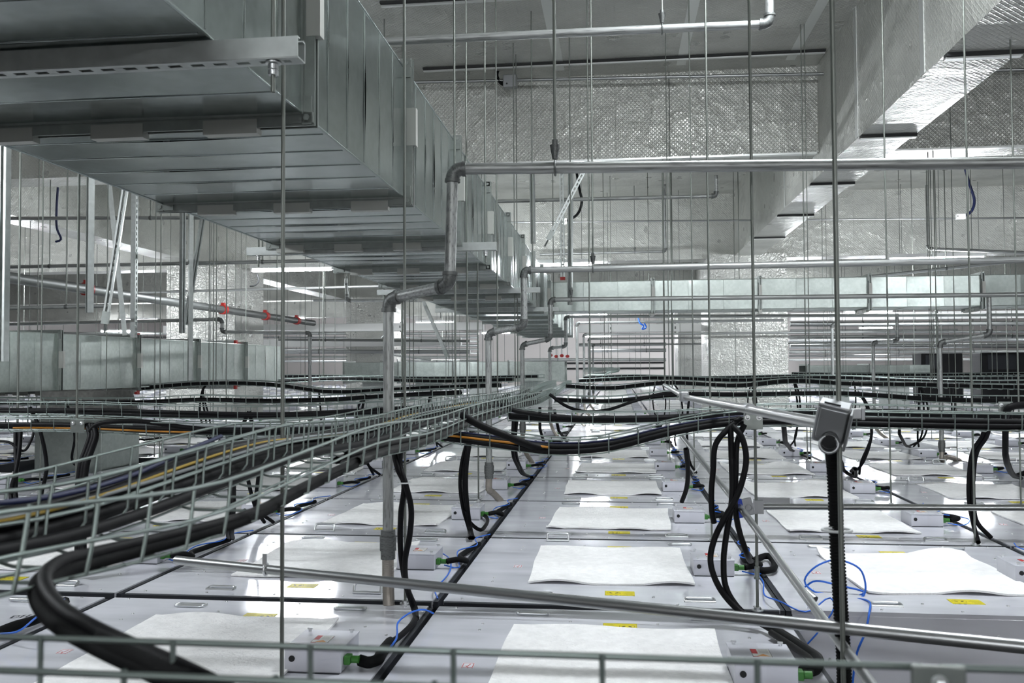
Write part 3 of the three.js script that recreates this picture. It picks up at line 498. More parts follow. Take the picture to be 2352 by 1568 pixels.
const nearTray = wireTray('wide wire tray running away from the lower left, nearer side', mainPath(-.607), .19, .082, { single: 110, r: .0023, skew: .02, group: 'pair of long wire trays' });
const rearTray = wireTray('narrow wire tray alongside the wide one, far side', mainPath(-.772), .12, .082, { single: 110, r: .0023, skew: .012, group: 'pair of long wire trays' });
const endTray = wireTray('continuation of the long trays toward the back wall', [V(-.30, .73, -12), V(-.25, .74, -14), V(-.2, .73, -17), V(-.1, .74, -21)], .3, .1, { skip: 2, rods: 1 });
// cables in the long trays
const NB = 'black cable bundled in the narrow long tray', NG = 'black cables in the narrow long tray';
for (let i = 0; i < 9; i++) along(rearTray.frames, -.042 + .021 * (i % 5), .006 + .017 * Math.floor(i / 5), .0095, i % 4 === 2 ? M.greyCable : M.black, NB, NG, 0, 78 - i * 3, .005);
along(rearTray.frames, .03, .036, .0026, M.yellowCable, 'thin yellow cable lying over the black bundle in the tray', null, 0, 46, .012);
along(rearTray.frames, -.02, .044, .0042, M.navy, 'dark blue cable winding over the bundle in the tray', null, 5, 14, .03);
along(rearTray.frames, .045, .038, .003, M.paleCable, 'thin pale cable on the bundle in the narrow tray', null, 0, 60, .008);
const WB = 'dark grey cable along the near edge of the wide tray', WG = 'dark grey cables in the wide tray';
for (let i = 0; i < 3; i++) along(nearTray.frames, .080 - .018 * i, .006 + (i === 1 ? .012 : 0), .0085, M.greyCable, WB, WG, 13, 70 - i * 6, .003);
for (let i = 0; i < 1; i++) along(nearTray.frames, -.07 + .022 * i, .006, .0085, M.black, 'black cable along the inner edge of the wide tray', 'black cables in the wide tray', 0, 74 - i * 9, .004);
// the thick bundle that leaves the tray and sweeps towards the camera
const sweep = [...[14, 12, 10, 8].map(i => { const [p, , d] = nearTray.frames[i]; return p.clone().addScaledVector(d, .078).add(V(0, .014, 0)); }), ...[[215, 1270, -.92], [150, 1285, -.86], [108, 1312, -.81], [105, 1350, -.765], [150, 1405, -.715], [240, 1455, -.68], [340, 1500, -.645], [450, 1550, -.615], [560, 1610, -.59]].map(([u, v, z]) => at(u, v, z))];
[[0, 0], [.004, -.010], [-.005, -.008]].forEach(([du, dv], i) => one('sleeved_cable', bent(sweep.map((p, k) => { const f = k < 4 ? .6 : 1; return p.clone().add(V(du * f, dv * f, i * .003)); }), .0072, 10, 6), i === 0 ? M.black : M.rubber, ['upper', 'middle', 'lower'][i] + ' black cable of the bundle sweeping past the camera', 'cable', 'thick bundle at the lower left'));
one('cable_sheath', bent(sweep.slice(9).map(p => p.clone().add(V(0, -.006, .002))), .0115, 10, 6), M.rubber, 'black sheath around the bundle nearest to the camera', 'cable');

// crossing trays, each with its bundle
function crossTray(label, z, uv, w, h, opt = {}) {
  const pts = uv.map(([u, v, dz = 0]) => at(u, v, z + dz)); const t = wireTray(label, pts, w, h, { single: opt.single ?? 0, skip: opt.skip, r: opt.r, rods: z < -8, group: 'crossing wire trays' });
  const n = opt.cables ?? 3; for (let i = 0; i < n; i++) along(t.frames, (i - (n - 1) / 2) * (opt.gap || .018), .005 + (i % 2) * .012, opt.cr || .0098, M.black, 'black cable in the ' + label, 'black cables in the ' + label, opt.i0 || 0, undefined, .006);
  return t;
}
const T1 = crossTray('sagging wire tray crossing right of the long trays', -3.1, [[1000, 1012], [1080, 1022], [1180, 1034], [1290, 1046], [1400, 1038], [1500, 1014], [1600, 992], [1700, 981], [1800, 979], [2000, 984], [2352, 990], [2560, 994]], .12, .06, { single: 60, cables: 5, gap: .017 });
along(T1.frames, .045, .022, .0042, M.orangeCable, 'orange cable lying on the bundle of the sagging tray', null, 0, 4, .006);
along(T1.frames, -.02, .03, .004, M.navy, 'dark blue cable on the bundle of the sagging tray', null, 0, 12, .01);
const T2 = crossTray('second crossing tray behind the sagging one', -4.3, [[1170, 966], [1300, 972], [1450, 973], [1600, 968], [1720, 958], [1850, 955], [2100, 960], [2352, 966], [2560, 966]], .12, .06, { single: 60, cables: 4 });
const T3 = crossTray('third crossing tray toward the column', -6.7, [[1275, 924], [1400, 927], [1560, 913], [1700, 913], [1900, 909], [2000, 914], [2150, 924], [2352, 927], [2560, 926]], .12, .06, { cables: 3, r: .0032 });
const T4 = crossTray('fourth crossing tray in front of the column', -9.1, [[1300, 892], [1400, 897], [1530, 885], [1700, 891], [1820, 881], [1950, 887], [2100, 889], [2250, 893], [2450, 896]], .12, .06, { cables: 3, r: .0036, cr: .014 });
const T5 = crossTray('fifth crossing tray just before the column', -11.6, [[1330, 880], [1500, 873], [1700, 878], [1900, 872], [2100, 880], [2300, 884], [2450, 880]], .14, .06, { cables: 2, r: .004, cr: .018, skip: 2 });
crossTray('sixth crossing tray level with the column', -14.2, [[1340, 872], [1450, 868], [1600, 872], [1850, 868], [2100, 873], [2450, 872]], .16, .06, { cables: 2, r: .0045, cr: .02, skip: 2 });
crossTray('seventh crossing tray past the column', -18.25, [[1820, 862], [2100, 864], [2450, 860]], .2, .06, { cables: 2, r: .005, cr: .025, skip: 3 });
const L1 = crossTray('wire tray crossing at the left below the low duct', -3.5, [[-160, 988], [0, 990], [180, 991], [350, 999], [500, 1003], [650, 1004], [800, 998], [900, 985]], .12, .06, { single: 40, cables: 2 });
along(L1.frames, .035, .012, .0038, M.orangeCable, 'orange cable in the left crossing tray', null, 4, 12, .008); along(L1.frames, -.03, .03, .012, M.paleCable, 'pale grey cable in the left crossing tray', null, 9, 20, .006);
const L2 = crossTray('left crossing tray behind the first, in front of the metal box', -4.3, [[-160, 950], [0, 952], [200, 954], [400, 960], [600, 963], [800, 957], [970, 948]], .16, .07, { single: 60, cables: 3 });
const L3 = crossTray('left crossing tray right of the metal box', -6.4, [[-160, 928], [330, 930], [450, 924], [600, 927], [760, 924], [900, 915], [1060, 908]], .14, .06, { cables: 3, r: .0032 });
const L4 = crossTray('left crossing tray under the end of the low duct', -8.8, [[320, 897], [470, 886], [620, 888], [760, 905], [950, 898], [1150, 890]], .14, .06, { cables: 4, r: .0036, cr: .014 });
crossTray('left crossing tray far under the big duct', -11.6, [[640, 880], [800, 874], [1000, 880], [1180, 876]], .16, .06, { cables: 3, r: .004, cr: .018, skip: 2 });
crossTray('faint crossing tray deep at the left', -14.5, [[380, 872], [700, 868], [1000, 872], [1250, 868]], .2, .06, { cables: 2, r: .0045, cr: .02, skip: 2 });
// out of focus tray right in front of the camera
{ const z = u => -.622, a = [-200, 0, 400, 800, 1300, 1900, 2110].map(u => { const p = at(u, 1508, z(u)); p.y = .575; p.z += .033; return p; }), b = [2162, 2300, 2600].map(u => { const p = at(u, 1508, z(u)); p.y = .575; p.z += .033; return p; });
  wireTray('blurred wire tray passing close under the camera', a, .065, .05, { single: 40 });
  wireTray('short blurred tray end at the lower right corner', b, .065, .05, { single: 8 });
  const p = at(2140, 1545, -.606); const g = thing('splice_plate', 'blurred splice plate with round bolt at the lower right', 'bracket', null, p);
  part('plate', rbox(.034, .026, .004, .0015, .004, -.008, 0), M.flangeZinc, g); part('bolt', merge([new THREE.SphereGeometry(.0045, 14, 10).scale(1, 1, .6).translate(.004, -.006, .004), rod(V(.004, -.006, 0), V(.004, -.006, .003), .0055, 12)]), M.chrome, g); }
// splice plates clamped to the rods
[[1730, 967, -3.03, 'square splice plate on the rod above the looped cables'], [178, 978, -3.43, 'square splice plate on the rod at the left'], [2310, 936, -4.23, 'splice plate on the second tray at the right']].forEach(([u, v, z, l]) => { const g = thing('splice_plate', l, 'bracket', 'tray splice plates', at(u, v, z)); part('plate', rbox(.062, .054, .004, .001), M.flangeZinc, g); for (const s of [-.019, .019]) part('bolt', merge([new THREE.SphereGeometry(.006, 10, 8).scale(1, 1, .6).translate(s, .012, .003), rod(V(s, .012, 0), V(s, .012, .004), .009, 10)]), M.chrome, g); });

// ------------------------------------------------------------------ threaded hanger rods
const coupler = merge([new THREE.CylinderGeometry(.009, .009, .035, 6), new THREE.CylinderGeometry(.012, .012, .006, 6).translate(0, -.02, 0)]), base = merge([new THREE.CylinderGeometry(.013, .013, .012, 6).translate(0, .006, 0), new THREE.CylinderGeometry(.02, .02, .003, 12).translate(0, .0015, 0)]);
function hangerRod(x, z, y0, label, opt = {}) {
  const g = thing('threaded_rod', label, 'rod', opt.group || 'threaded hanger rods', V(x, y0, z));
  part('rod', new THREE.CylinderGeometry(opt.r || .005, opt.r || .005, (opt.top || CEIL) - y0, 8).translate(0, ((opt.top || CEIL) - y0) / 2, 0), M.rod, g);
  if (opt.base !== false) part('base_nut', base, M.chrome, g);
  if (opt.coupler) part('coupler', coupler, M.flangeZinc, g, 0, opt.coupler, 0);
}
const rodAt = (u, v, z, y0, label, opt) => hangerRod(at(u, v, z).x, z, y0, label, opt);
rodAt(649, 900, -1.97, 0, 'thick threaded rod standing left of the closest sprinkler drop');
rodAt(930, 900, -3.06, 0, 'threaded rod right behind the closest sprinkler drop');
rodAt(1926, 900, -1.79, -.3, 'thickest threaded rod, carrying the cast conduit box', { base: false });
rodAt(1733, 900, -3.09, 0, 'threaded rod through the square splice plate', { coupler: .13 });
rodAt(2232, 900, -4.31, 0, 'threaded rod beside the right cable drop');
rodAt(1631, 900, -4.31, 0, 'threaded rod left of the looped black cables');
rodAt(1098, 900, -5.48, 0, 'threaded rod beside the second sprinkler drop', { top: 1.49 });
rodAt(2042, 900, -5.5, 0, 'thin threaded rod between the black hose and the right cable drop');
rodAt(177, 900, -3.45, 0, 'threaded rod through the left splice plate');
rodAt(41, 900, -4.4, 0, 'threaded rod close to the left frame edge', { r: .006 });
rodAt(1044, 300, -4.2, .66, 'bright rod just left of the thick pipe elbow', { base: false });
rodAt(1071, 300, -4.9, .66, 'bright rod at the thick pipe elbow', { base: false });
rodAt(1140, 300, -6.0, .66, 'bright rod right of the thick pipe elbow', { base: false });
rodAt(1180, 300, -8.0, .66, 'thin rod below the ceiling junction box', { base: false });
rodAt(1186, 300, -8.3, .66, 'second thin rod below the ceiling junction box', { base: false });
rodAt(1352, 500, -6.6, .62, 'rod crossing the pipes left of mid frame', { base: false });
rodAt(1540, 500, -9.0, .55, 'thin rod before the far column', { base: false });
rodAt(1588, 500, -6.9, 0, 'thin rod left of the square column');
rodAt(1841, 200, -7.9, 0, 'thin rod right of the square column');
rodAt(2330, 500, -5.4, 0, 'rod at the right frame edge');
rodAt(520, 800, -6.7, 0, 'rod by the end of the left trapeze channel');
rodAt(95, 800, -5.7, 0, 'thin rod in front of the low duct, second from the left edge');
rodAt(245, 800, -7.4, 0, 'thin rod beside the red cap of the low duct');
rodAt(368, 800, -7.0, 0, 'thin rod in front of the middle of the low duct');
rodAt(490, 800, -8.4, 0, 'thin rod in front of the end of the low duct');
{ // the regular field of rods further back
  let n = 0; const words = [];
  for (let j = 0; j < 7; j++) for (let c = -7; c <= 7; c++) {
    const x = -.75 + 1.2 * c + (j % 2) * .6, z = -7.9 - 2.4 * j, p = V(x, 1, z).project(camera); if (Math.abs(p.x) > .99) continue;
    if (x > -1.95 && x < -.6) continue; if (Math.abs(x - 2.2) < .75 && z < -15 && z > -17) continue; if (Math.abs(x - 2.22) < .3) continue;
    hangerRod(x, z, .01, 'thin hanger rod in the regular field behind the nearer rods', { group: 'field of thin hanger rods', base: false, r: .0042 });
  }
}

// ------------------------------------------------------------------ conduits and boxes
function conduit(label, pts, r, cat = 'conduit') { const g = thing('conduit', label, cat, 'steel conduits'); part('tube', pts.length > 2 ? bent(elbowPts(pts, .09, 5), r, 12, 3) : rod(pts[0], pts[1], r, 14), M.emt, g); return g; }
const clampGeo = r => merge([new THREE.TorusGeometry(r * 1.25, .0035, 6, 16).rotateY(Math.PI / 2), box(.012, .035, .004, 0, r + .014, .008)]);
{ const a = at(405, 1286, -2.46), b = at(2440, 1494, -1.70), g = conduit('long steel conduit slanting low across the lower frame', [a, b], .0128);
  const p = a.clone().lerp(b, .155); part('rod_clamp', clampGeo(.0128), M.chrome, g, p.x, p.y, p.z); }
{ const g = conduit('bright conduit slanting from the looped cables down to the lower right', [at(1566, 1002, -4.25), at(1704, 1170, -3.0), at(2015, 1590, -1.62)], .0108); const p = at(1606, 1066, -3.75); part('tie', rod(p.clone().add(V(-.02, -.03, .01)), p.clone().add(V(.015, .02, .02)), .003, 6), M.tie, g); const q = at(1860, 1370, -2.15); part('joint', rod(q.clone().add(V(-.008, .006, -.01)), q.clone().add(V(.008, -.006, .01)), .0118, 12), M.emt, g); }
{ const g = conduit('level conduit clipped to the splice plate rod, going right', [at(1738, 1163, -3.09), at(2600, 1167, -3.09)], .0108); const p = at(1742, 1163, -3.09); part('rod_clamp', merge([box(.03, .045, .03, p.x, p.y, p.z), box(.11, .018, .012, p.x + .05, p.y + .02, p.z - .012)]), M.castBox, g); }
{ const g = conduit('grey conduit running back from the cast box to the far left', [at(1885, 972, -1.78), at(1574, 912, -4.0), at(1526, 884, -6.2)], .0128); const p = at(1718, 938, -2.55); part('coupling', rod(at(1712, 937, -2.62), at(1724, 939, -2.5), .0155, 12), M.castBox, g); part('set_screw', rod(p, p.clone().add(V(-.012, -.02, .012)), .003, 6), M.chrome, g);
  const e = at(1571, 910, -4.02); part('elbow_body', rbox(.04, .045, .07, .008, e.x, e.y, e.z), M.castBox, g); }
{ // cast conduit box with hub and black corrugated hose
  const p = at(1909, 972, -1.765), g = thing('conduit_box', 'cast metal conduit box clamped on the thickest rod', 'junction box', null, p); g.rotation.set(.22, -.35, -.24, 'YXZ');
  part('body', rbox(.060, .078, .034, .009), M.castBox, g); part('cover', rbox(.050, .060, .006, .003, .002, .004, .019), M.castBox, g);
  part('top_plate', rbox(.058, .008, .046, .003, 0, .037, -.004), M.castBox, g); part('flange_edge', rbox(.005, .074, .050, .002, .033, -.004, .002), M.castBox, g);
  const h = part('hub', new THREE.CylinderGeometry(.0165, .0165, .022, 18, 1, true), M.castBox, g, .006, -.026, .028); h.rotation.x = 1.1; part('hub_ring', new THREE.TorusGeometry(.0165, .003, 8, 18), M.castBox, g, .006, -.030, .036).rotation.x = -.45; part('hub_mouth', new THREE.CircleGeometry(.016, 18), M.dark, g, .006, -.029, .034).rotation.x = -.1;
  part('slot', box(.03, .003, .003, -.004, .042, .012), M.dark, g);
  const c = thing('tray_clamp', 'cast clamp on the tray right of the conduit box', 'bracket', null, at(1958, 950, -3.02)); part('block', merge([rbox(.055, .035, .03, .004), rbox(.012, .04, .035, .002, .03, 0, 0)]), M.castBox, c); part('bolt', rod(V(-.01, 0, .01), V(-.01, 0, .024), .008, 6), M.chrome, c);
  const pts = [at(1908, 1008, -1.78), at(1914, 1060, -1.85), at(1918, 1130, -1.86), at(1922, 1240, -1.86), at(1931, 1400, -1.86), at(1938, 1520, -1.86), at(1940, 1640, -1.86)];
  const k = thing('corrugated_hose', 'black corrugated hose hanging beside the thickest rod', 'hose'); part('core', bent(pts, .0125, 10, 6), M.rubber, k);
  const cv = new THREE.CatmullRomCurve3(pts, false, 'centripetal'), rings = [], n = 88; for (let i = 0; i <= n; i++) { const q = cv.getPointAt(i / n), t = cv.getTangentAt(i / n); rings.push(rod(q.clone().addScaledVector(t, -.0017), q.clone().addScaledVector(t, .0017), .0148, 10)); } part('ribs', merge(rings), M.rubber, k).userData.kind = 'stuff';
  part('tie', new THREE.TorusGeometry(.028, .003, 6, 18).rotateX(Math.PI / 2).scale(1, 1, .8), M.tie, k, at(1922, 1217, -1.83).x, at(1922, 1217, -1.83).y, -1.83);
}
{ const p = at(1704, 1166, -3.04), g = thing('conduit_clamp', 'square conduit clamp wrapped in blue tape by the looped cables', 'bracket', null, p); g.rotation.z = .22; part('plate', rbox(.045, .058, .012, .003, .014, 0, 0), M.castBox, g); part('blue_tape', rbox(.034, .062, .02, .004, -.012, 0, 0), M.blueTape, g); part('washer', new THREE.TorusGeometry(.010, .002, 6, 16), M.castBox, g, .022, -.002, .008); }
{ const a = at(1470, 692, -11.2), b = at(2420, 590, -11.2), g = conduit('long slanting conduit before the branch duct at the right', [a, b], .02); hangers(g, a, b, .02, 2); }
// ceiling conduits with boxes and their black leads
{ const z = -8.75; const g = conduit('thin conduit along the top of the cross beam', [at(900, 190, z), at(2500, 157, z)], .016); 
  const b = thing('ceiling_box', 'grey junction box hanging on the ceiling conduit', 'junction box', 'ceiling junction boxes', at(1172, 188, z + .02)); part('body', rbox(.14, .13, .09, .01), M.castBox, b); part('port', portGeo, M.dark, b, -.03, -.03, .046);
  one('ceiling_cable', bent([at(1195, -30, z), at(1190, 30, z), at(1182, 90, z), at(1155, 140, z), at(1141, 172, z), at(1150, 190, z), at(1162, 196, z)], .017, 8), M.rubber, 'black cable dropping from the ceiling into the junction box', 'cable'); }
{ const z = -13.4; conduit('thin conduit across the second bay', [at(1140, 511, z), at(2500, 499, z)], .013);
  const b = thing('ceiling_box', 'small pale box behind the bright slanted brace', 'junction box', 'ceiling junction boxes', at(1297, 508, z + .02)); part('body', rbox(.07, .09, .07, .01), M.white, b); part('port', portGeo, M.dark, b, .02, 0, .034);
  one('ceiling_cable', bent([at(1322, 380, z), at(1330, 430, z), at(1336, 465, z), at(1326, 492, z), at(1302, 508, z)], .02, 8), M.rubber, 'black cable looping behind the bright slanted brace', 'cable');
  const c = thing('ceiling_box', 'white box on the thin conduit at the right', 'junction box', 'ceiling junction boxes', at(2206, 497, z + .02)); part('body', rbox(.13, .08, .08, .01), M.white, c); part('port', portGeo, M.dark, c, -.05, 0, .04);
  one('ceiling_cable', bent([at(2212, 370, z), at(2226, 420, z), at(2238, 462, z), at(2231, 485, z), at(2214, 497, z)], .02, 8), M.navy, 'dark cable looping down to the white box at the right', 'cable');
  one('ceiling_cable', bent([at(133, 430, -9.5), at(130, 480, -9.5), at(131, 525, -9.5), at(140, 550, -9.5), at(128, 555, -9.5)], .013, 8), M.navy, 'dark cable hanging from the ceiling at the left', 'cable');
  one('ceiling_cable', bent([at(590, 628, -12.3), at(594, 645, -12.3), at(586, 655, -12.3), at(574, 657, -12.3)], .012, 8), M.rubber, 'short black lead hanging under the left lamp', 'cable'); }

// ------------------------------------------------------------------ hanging cable drops
function hung(label, px, r, m = M.black, group) { return one('cable_drop', bent(px.map(([u, v, z]) => z === undefined ? onFloor(u, v, .02) : at(u, v, z)), r, 8, 6), m, label, 'cable', group); }
const G1 = 'cable drops hanging from the trays';
hung('black cable drop left of its twin behind the closest sprinkler pipe', [[905, 1040, -2.92], [915, 1080, -2.9], [928, 1108, -2.9], [921, 1180, -2.92], [920, 1260, -2.95], [926, 1310, -2.96], [938, 1360, -2.9], [951, 1398], [952, 1425], [925, 1455], [893, 1480], [868, 1503]], .0098, M.black, G1);
hung('black cable drop bowing right behind the closest sprinkler pipe', [[920, 1030, -2.92], [919, 1070, -2.91], [931, 1110, -2.89], [944, 1165, -2.9], [941, 1230, -2.93], [930, 1290, -2.94], [934, 1345, -2.92], [952, 1392], [956, 1420]], .0098, M.black, G1);
one('cable_tie', new THREE.TorusGeometry(.022, .0025, 6, 18).rotateX(Math.PI / 2), M.tie, 'white tie binding the twin black drops', 'cable tie').position.copy(at(929, 1108, -2.9));
hung('sleeved black tail ending at the closest box left of centre', [[897, 1474], [880, 1494], [866, 1515], [846, 1521], [828, 1516]], .0165, M.rubber, G1);
const px2 = [[1082, 990, -4.35], [1074, 1020, -4.3], [1064, 1070, -4.3], [1062, 1120, -4.3], [1068, 1170, -4.32], [1078, 1212, -4.35], [1082, 1235]];
for (const [i, d] of [[0, -5], [1, 4], [2, 9]]) hung('black cable of the flat bundle dropping left of the second sprinkler pipe', px2.map(([u, v, z], k) => z === undefined ? [u + d * .5, v] : [u + d * Math.sin(Math.PI * Math.min(1, k / 5) * .9), v, z + i * .01]), .0098, M.black, 'flat bundle left of the second sprinkler pipe');
hung('black cable curling from the flat bundle to a box', [[1070, 1170, -4.3], [1080, 1200, -4.4], [1100, 1216], [1116, 1205], [1119, 1190], [1108, 1180]], .0098, M.black, G1);
hung('black cable drop curving right toward the dark joint', [[1180, 955, -5.4], [1178, 1000, -5.4], [1178, 1040, -5.42], [1190, 1072, -5.6], [1210, 1092], [1222, 1096]], .0115, M.black, G1);
hung('second black cable beside the drop curving to the dark joint', [[1188, 958, -5.42], [1184, 1005, -5.42], [1186, 1045, -5.5], [1198, 1078, -5.7], [1216, 1094]], .0098, M.black, G1);
hung('short black drop above the pipe hose', [[1240, 935, -6.6], [1238, 970, -6.6], [1246, 1005, -6.7], [1262, 1020]], .0115, M.black, G1);
hung('short black drop beside the hose of the third pipe', [[1273, 940, -6.6], [1277, 975, -6.6], [1292, 1000, -6.8], [1306, 1010]], .0115, M.black, G1);
hung('black cable bridging from the long tray to the sagging tray', [[1060, 952, -3.0], [1100, 975, -2.98], [1160, 1000, -3.0], [1230, 1026, -3.06], [1300, 1038, -3.1]], .013, M.black, G1);
hung('black cable bridging from the long tray to the second tray', [[1150, 930, -4.2], [1180, 942, -4.2], [1240, 952, -4.25], [1330, 960, -4.3], [1420, 962, -4.3]], .0115, M.black, G1);
hung('thin black cable sagging between the third and second trays', [[1262, 905, -6.2], [1300, 932, -6.2], [1340, 944, -6.2], [1390, 942, -6.2], [1460, 920, -6.3], [1520, 904, -6.4], [1570, 903, -6.5], [1600, 908, -6.6]], .011, M.black, G1);
const G2 = 'looped black cables below the splice plate';
hung('left bowing cable of the loops below the splice plate', [[1700, 960, -3.05], [1672, 985, -3.02], [1644, 1020, -3.0], [1638, 1080, -3.0], [1634, 1130, -3.0], [1636, 1180, -3.0], [1640, 1200, -3.01]], .0098, M.black, G2);
hung('straight cable of the loops below the splice plate', [[1678, 980, -3.02], [1680, 1050, -3.0], [1682, 1120, -2.99], [1679, 1165, -2.98], [1668, 1230, -2.97], [1662, 1290, -2.95], [1668, 1350, -2.93], [1700, 1400, -2.9], [1742, 1428, -2.86], [1780, 1450]], .0098, M.black, G2);
hung('right bowing cable of the loops below the splice plate', [[1682, 978, -3.02], [1702, 1000, -3.0], [1714, 1050, -2.99], [1706, 1100, -2.98], [1690, 1145, -2.97], [1664, 1190, -2.96], [1640, 1240, -2.95], [1632, 1290, -2.94], [1650, 1345, -2.92], [1690, 1395, -2.88], [1745, 1432, -2.84]], .0098, M.black, G2);
hung('fourth looped cable crossing behind the splice plate', [[1710, 975, -3.03], [1694, 1010, -3.02], [1690, 1090, -3.01], [1688, 1160, -3.0], [1698, 1220, -3.0], [1712, 1262, -3.0], [1728, 1290]], .0098, M.black, G2);
hung('sleeved cable loop lying right of the conduit by the looped cables', [[1728, 1288], [1762, 1276], [1778, 1290], [1772, 1308], [1750, 1310], [1735, 1300]], .014, M.rubber, G2);
const px3 = [[1780, 1450], [1812, 1470], [1845, 1492], [1872, 1512], [1878, 1530], [1862, 1541], [1835, 1538]];
for (const [i, d] of [[0, 0], [1, 10], [2, -9]]) hung('sleeved cable of the bundle bending into the closest centre box', px3.map(([u, v], k) => [u + d * (k < 4 ? 1 : .3), v - d * .25]), i ? .010 : .015, i ? M.greyCable : M.rubber, 'bundle bending into the closest centre box');
hung('black drop slanting down left of the loops', [[1575, 1030, -4.1], [1580, 1080, -4.15], [1577, 1120, -4.2], [1566, 1152, -4.25]], .011, M.black, G1);
const px4 = [[2270, 962, -4.3], [2262, 1000, -4.32], [2240, 1035, -4.36], [2231, 1090, -4.4], [2231, 1150, -4.42], [2240, 1200, -4.45], [2262, 1235]];
for (const [i, d] of [[0, -5], [1, 5]]) hung('black cable of the pair dropping beside the right rod', px4.map(([u, v, z]) => z === undefined ? [u + d * 3, v + (i ? 0 : 10)] : [u + d, v, z + i * .012]), .0105, M.black, 'pair beside the right rod');
hung('thick black drop near the right frame edge', [[2322, 940, -4.25], [2310, 985, -4.3], [2309, 1040, -4.35], [2318, 1075, -4.6], [2345, 1098]], .0145, M.black, G1);
hung('black cable looping over the tray at the right frame edge', [[2400, 930, -4.2], [2350, 930, -4.2], [2318, 936, -4.2], [2308, 960, -4.25]], .016, M.black, G1);
hung('slim black drop between the loops and the conduit box', [[1800, 975, -4.3], [1801, 1000, -4.35], [1812, 1025, -5.0], [1830, 1038], [1860, 1052]], .012, M.black, G1);
hung('slim black drop right of the conduit box', [[2066, 955, -6.6], [2064, 985, -6.6], [2074, 1012, -6.9], [2090, 1026]], .0115, M.black, G1);
hung('looped black lead right of the black hose', [[1932, 1060, -5.8], [1944, 1085], [1962, 1094], [1964, 1075, -6.0], [1955, 1082]], .013, M.black, G1);
const px5 = [[205, 975, -3.45], [212, 1000, -3.42], [203, 1030, -3.4], [192, 1060, -3.38], [184, 1120, -3.36], [182, 1200, -3.34], [184, 1270, -3.32], [188, 1318, -3.3]];
for (const [i, d] of [[0, -5], [1, 3], [2, 9]]) hung('black cable of the bundle dropping at the left splice plate', px5.map(([u, v, z]) => [u + d, v, z + i * .008]), .0115, M.black, 'bundle dropping at the left splice plate');
hung('black cable arching away from the left splice plate', [[205, 990, -3.42], [222, 975, -3.42], [260, 968, -3.42], [330, 968, -3.44], [400, 978, -3.46], [470, 986, -3.48]], .0098, M.black, G1);
const px6 = [[42, 985, -3.9], [40, 1040, -3.85], [36, 1090, -3.8], [30, 1130, -3.78], [36, 1170, -3.75], [44, 1200]];
for (const [i, d] of [[0, -6], [1, 6]]) hung('black cable of the pair hanging at the left frame edge', px6.map(([u, v, z], k) => z === undefined ? [u + d, v] : [u + d * Math.cos(k * .9), v, z + i * .01]), .0098, M.black, 'pair at the left frame edge');
hung('thin cable looping at the left frame edge', [[78, 990, -3.9], [72, 1010, -3.88], [55, 1035, -3.86], [20, 1015, -3.86], [-10, 1012, -3.86]], .006, M.black, G1);
const px7 = [[528, 1000, -3.6], [530, 1060, -3.6], [532, 1120, -3.58], [531, 1180, -3.55], [528, 1215, -3.6], [530, 1236]];
for (const [i, d] of [[0, -4], [1, 5]]) hung('black cable of the pair behind the long trays', px7.map(([u, v, z]) => z === undefined ? [u + d, v] : [u + d, v, z + i * .01]), .0098, M.black, 'pair behind the long trays');
{ // small drops further back, a few at each tray node
  let n = 0;
  const tr = [[T2, -4.3], [T3, -6.7], [T4, -9.1], [T5, -11.6], [L2, -4.3], [L3, -6.4], [L4, -8.8]];
  tr.forEach(([t, z]) => { const f = t.frames; for (let i = 5; i < f.length - 3; i += 12) { const x = Math.round((f[i][0].x + .66) / 1.2) * 1.2 - .66; let best = f[0][0]; for (const [p] of f) if (Math.abs(p.x - x) < Math.abs(best.x - x)) best = p; if (Math.abs(best.x - x) > .2 || x > 7) continue; if (z === -4.3 && (Math.abs(x - .54) < .2 || Math.abs(x - 1.74) < .2 || Math.abs(x + .66) < .4)) continue;
      const k = 1 + (n % 3); for (let q = 0; q < k; q++) { const b = rnd(-.07, .07); one('cable_drop', bent([V(x, best.y + .04, z), V(x + b, best.y - .05, z + .02 * q), V(x + b * 1.6 + .02 * q, best.y * .55, z - .03), V(x + b * .5 + .02 * q, .12, z - .07), V(x + .05 - .05 * q, .02, z - .2)], .0098, 6, 5), M.black, 'small black cable drop from a farther tray to the units', 'cable', 'small cable drops from the farther trays'); } n++; } });
}
// blue wire coil on the unit at the right and its ends
one('blue_wire_coil', bent([at(1848, 1348, -3.4), at(1872, 1334, -3.38), at(1930, 1345, -3.36), at(1985, 1360, -3.34), at(1955, 1372, -3.34), at(1870, 1362, -3.36), at(1880, 1378, -3.34), at(1940, 1382, -3.32), at(1985, 1365, -3.32), at(1978, 1310, -3.34), at(1945, 1290, -3.36), at(1912, 1286, -3.38), at(1868, 1305, -3.38), at(1848, 1335, -3.38), at(1870, 1358, -3.36), at(1930, 1372, -3.34), at(1990, 1378, -3.25), at(1996, 1410, -3.08), at(1988, 1450, -3.06), at(1968, 1500, -3.06), at(1956, 1590, -3.06)], .0036, 6, 6), M.blue, 'loose coil of blue wire on the unit behind the black hose', 'cable');
one('blue_wire', bent([onFloor(1725, 1300, .02), onFloor(1752, 1335, .02), onFloor(1758, 1368, .02), onFloor(1790, 1380, .03), at(1850, 1405, -3.05), at(1905, 1372, -3.12), at(1916, 1395, -3.06), at(1880, 1450, -3.05), at(1855, 1478, -3.05)], .0028, 6, 6), M.blue, 'blue wire running from the box under the bright conduit', 'cable');
one('blue_wire', bent([onFloor(995, 1408, .03), onFloor(975, 1400, .05), onFloor(940, 1408, .06), onFloor(915, 1428, .05), onFloor(912, 1455, .04), onFloor(905, 1475, .05), onFloor(885, 1500, .02), onFloor(868, 1512, .02)], .003, 6, 6), M.blue, 'blue wire tied along the sleeved tail left of centre', 'cable');
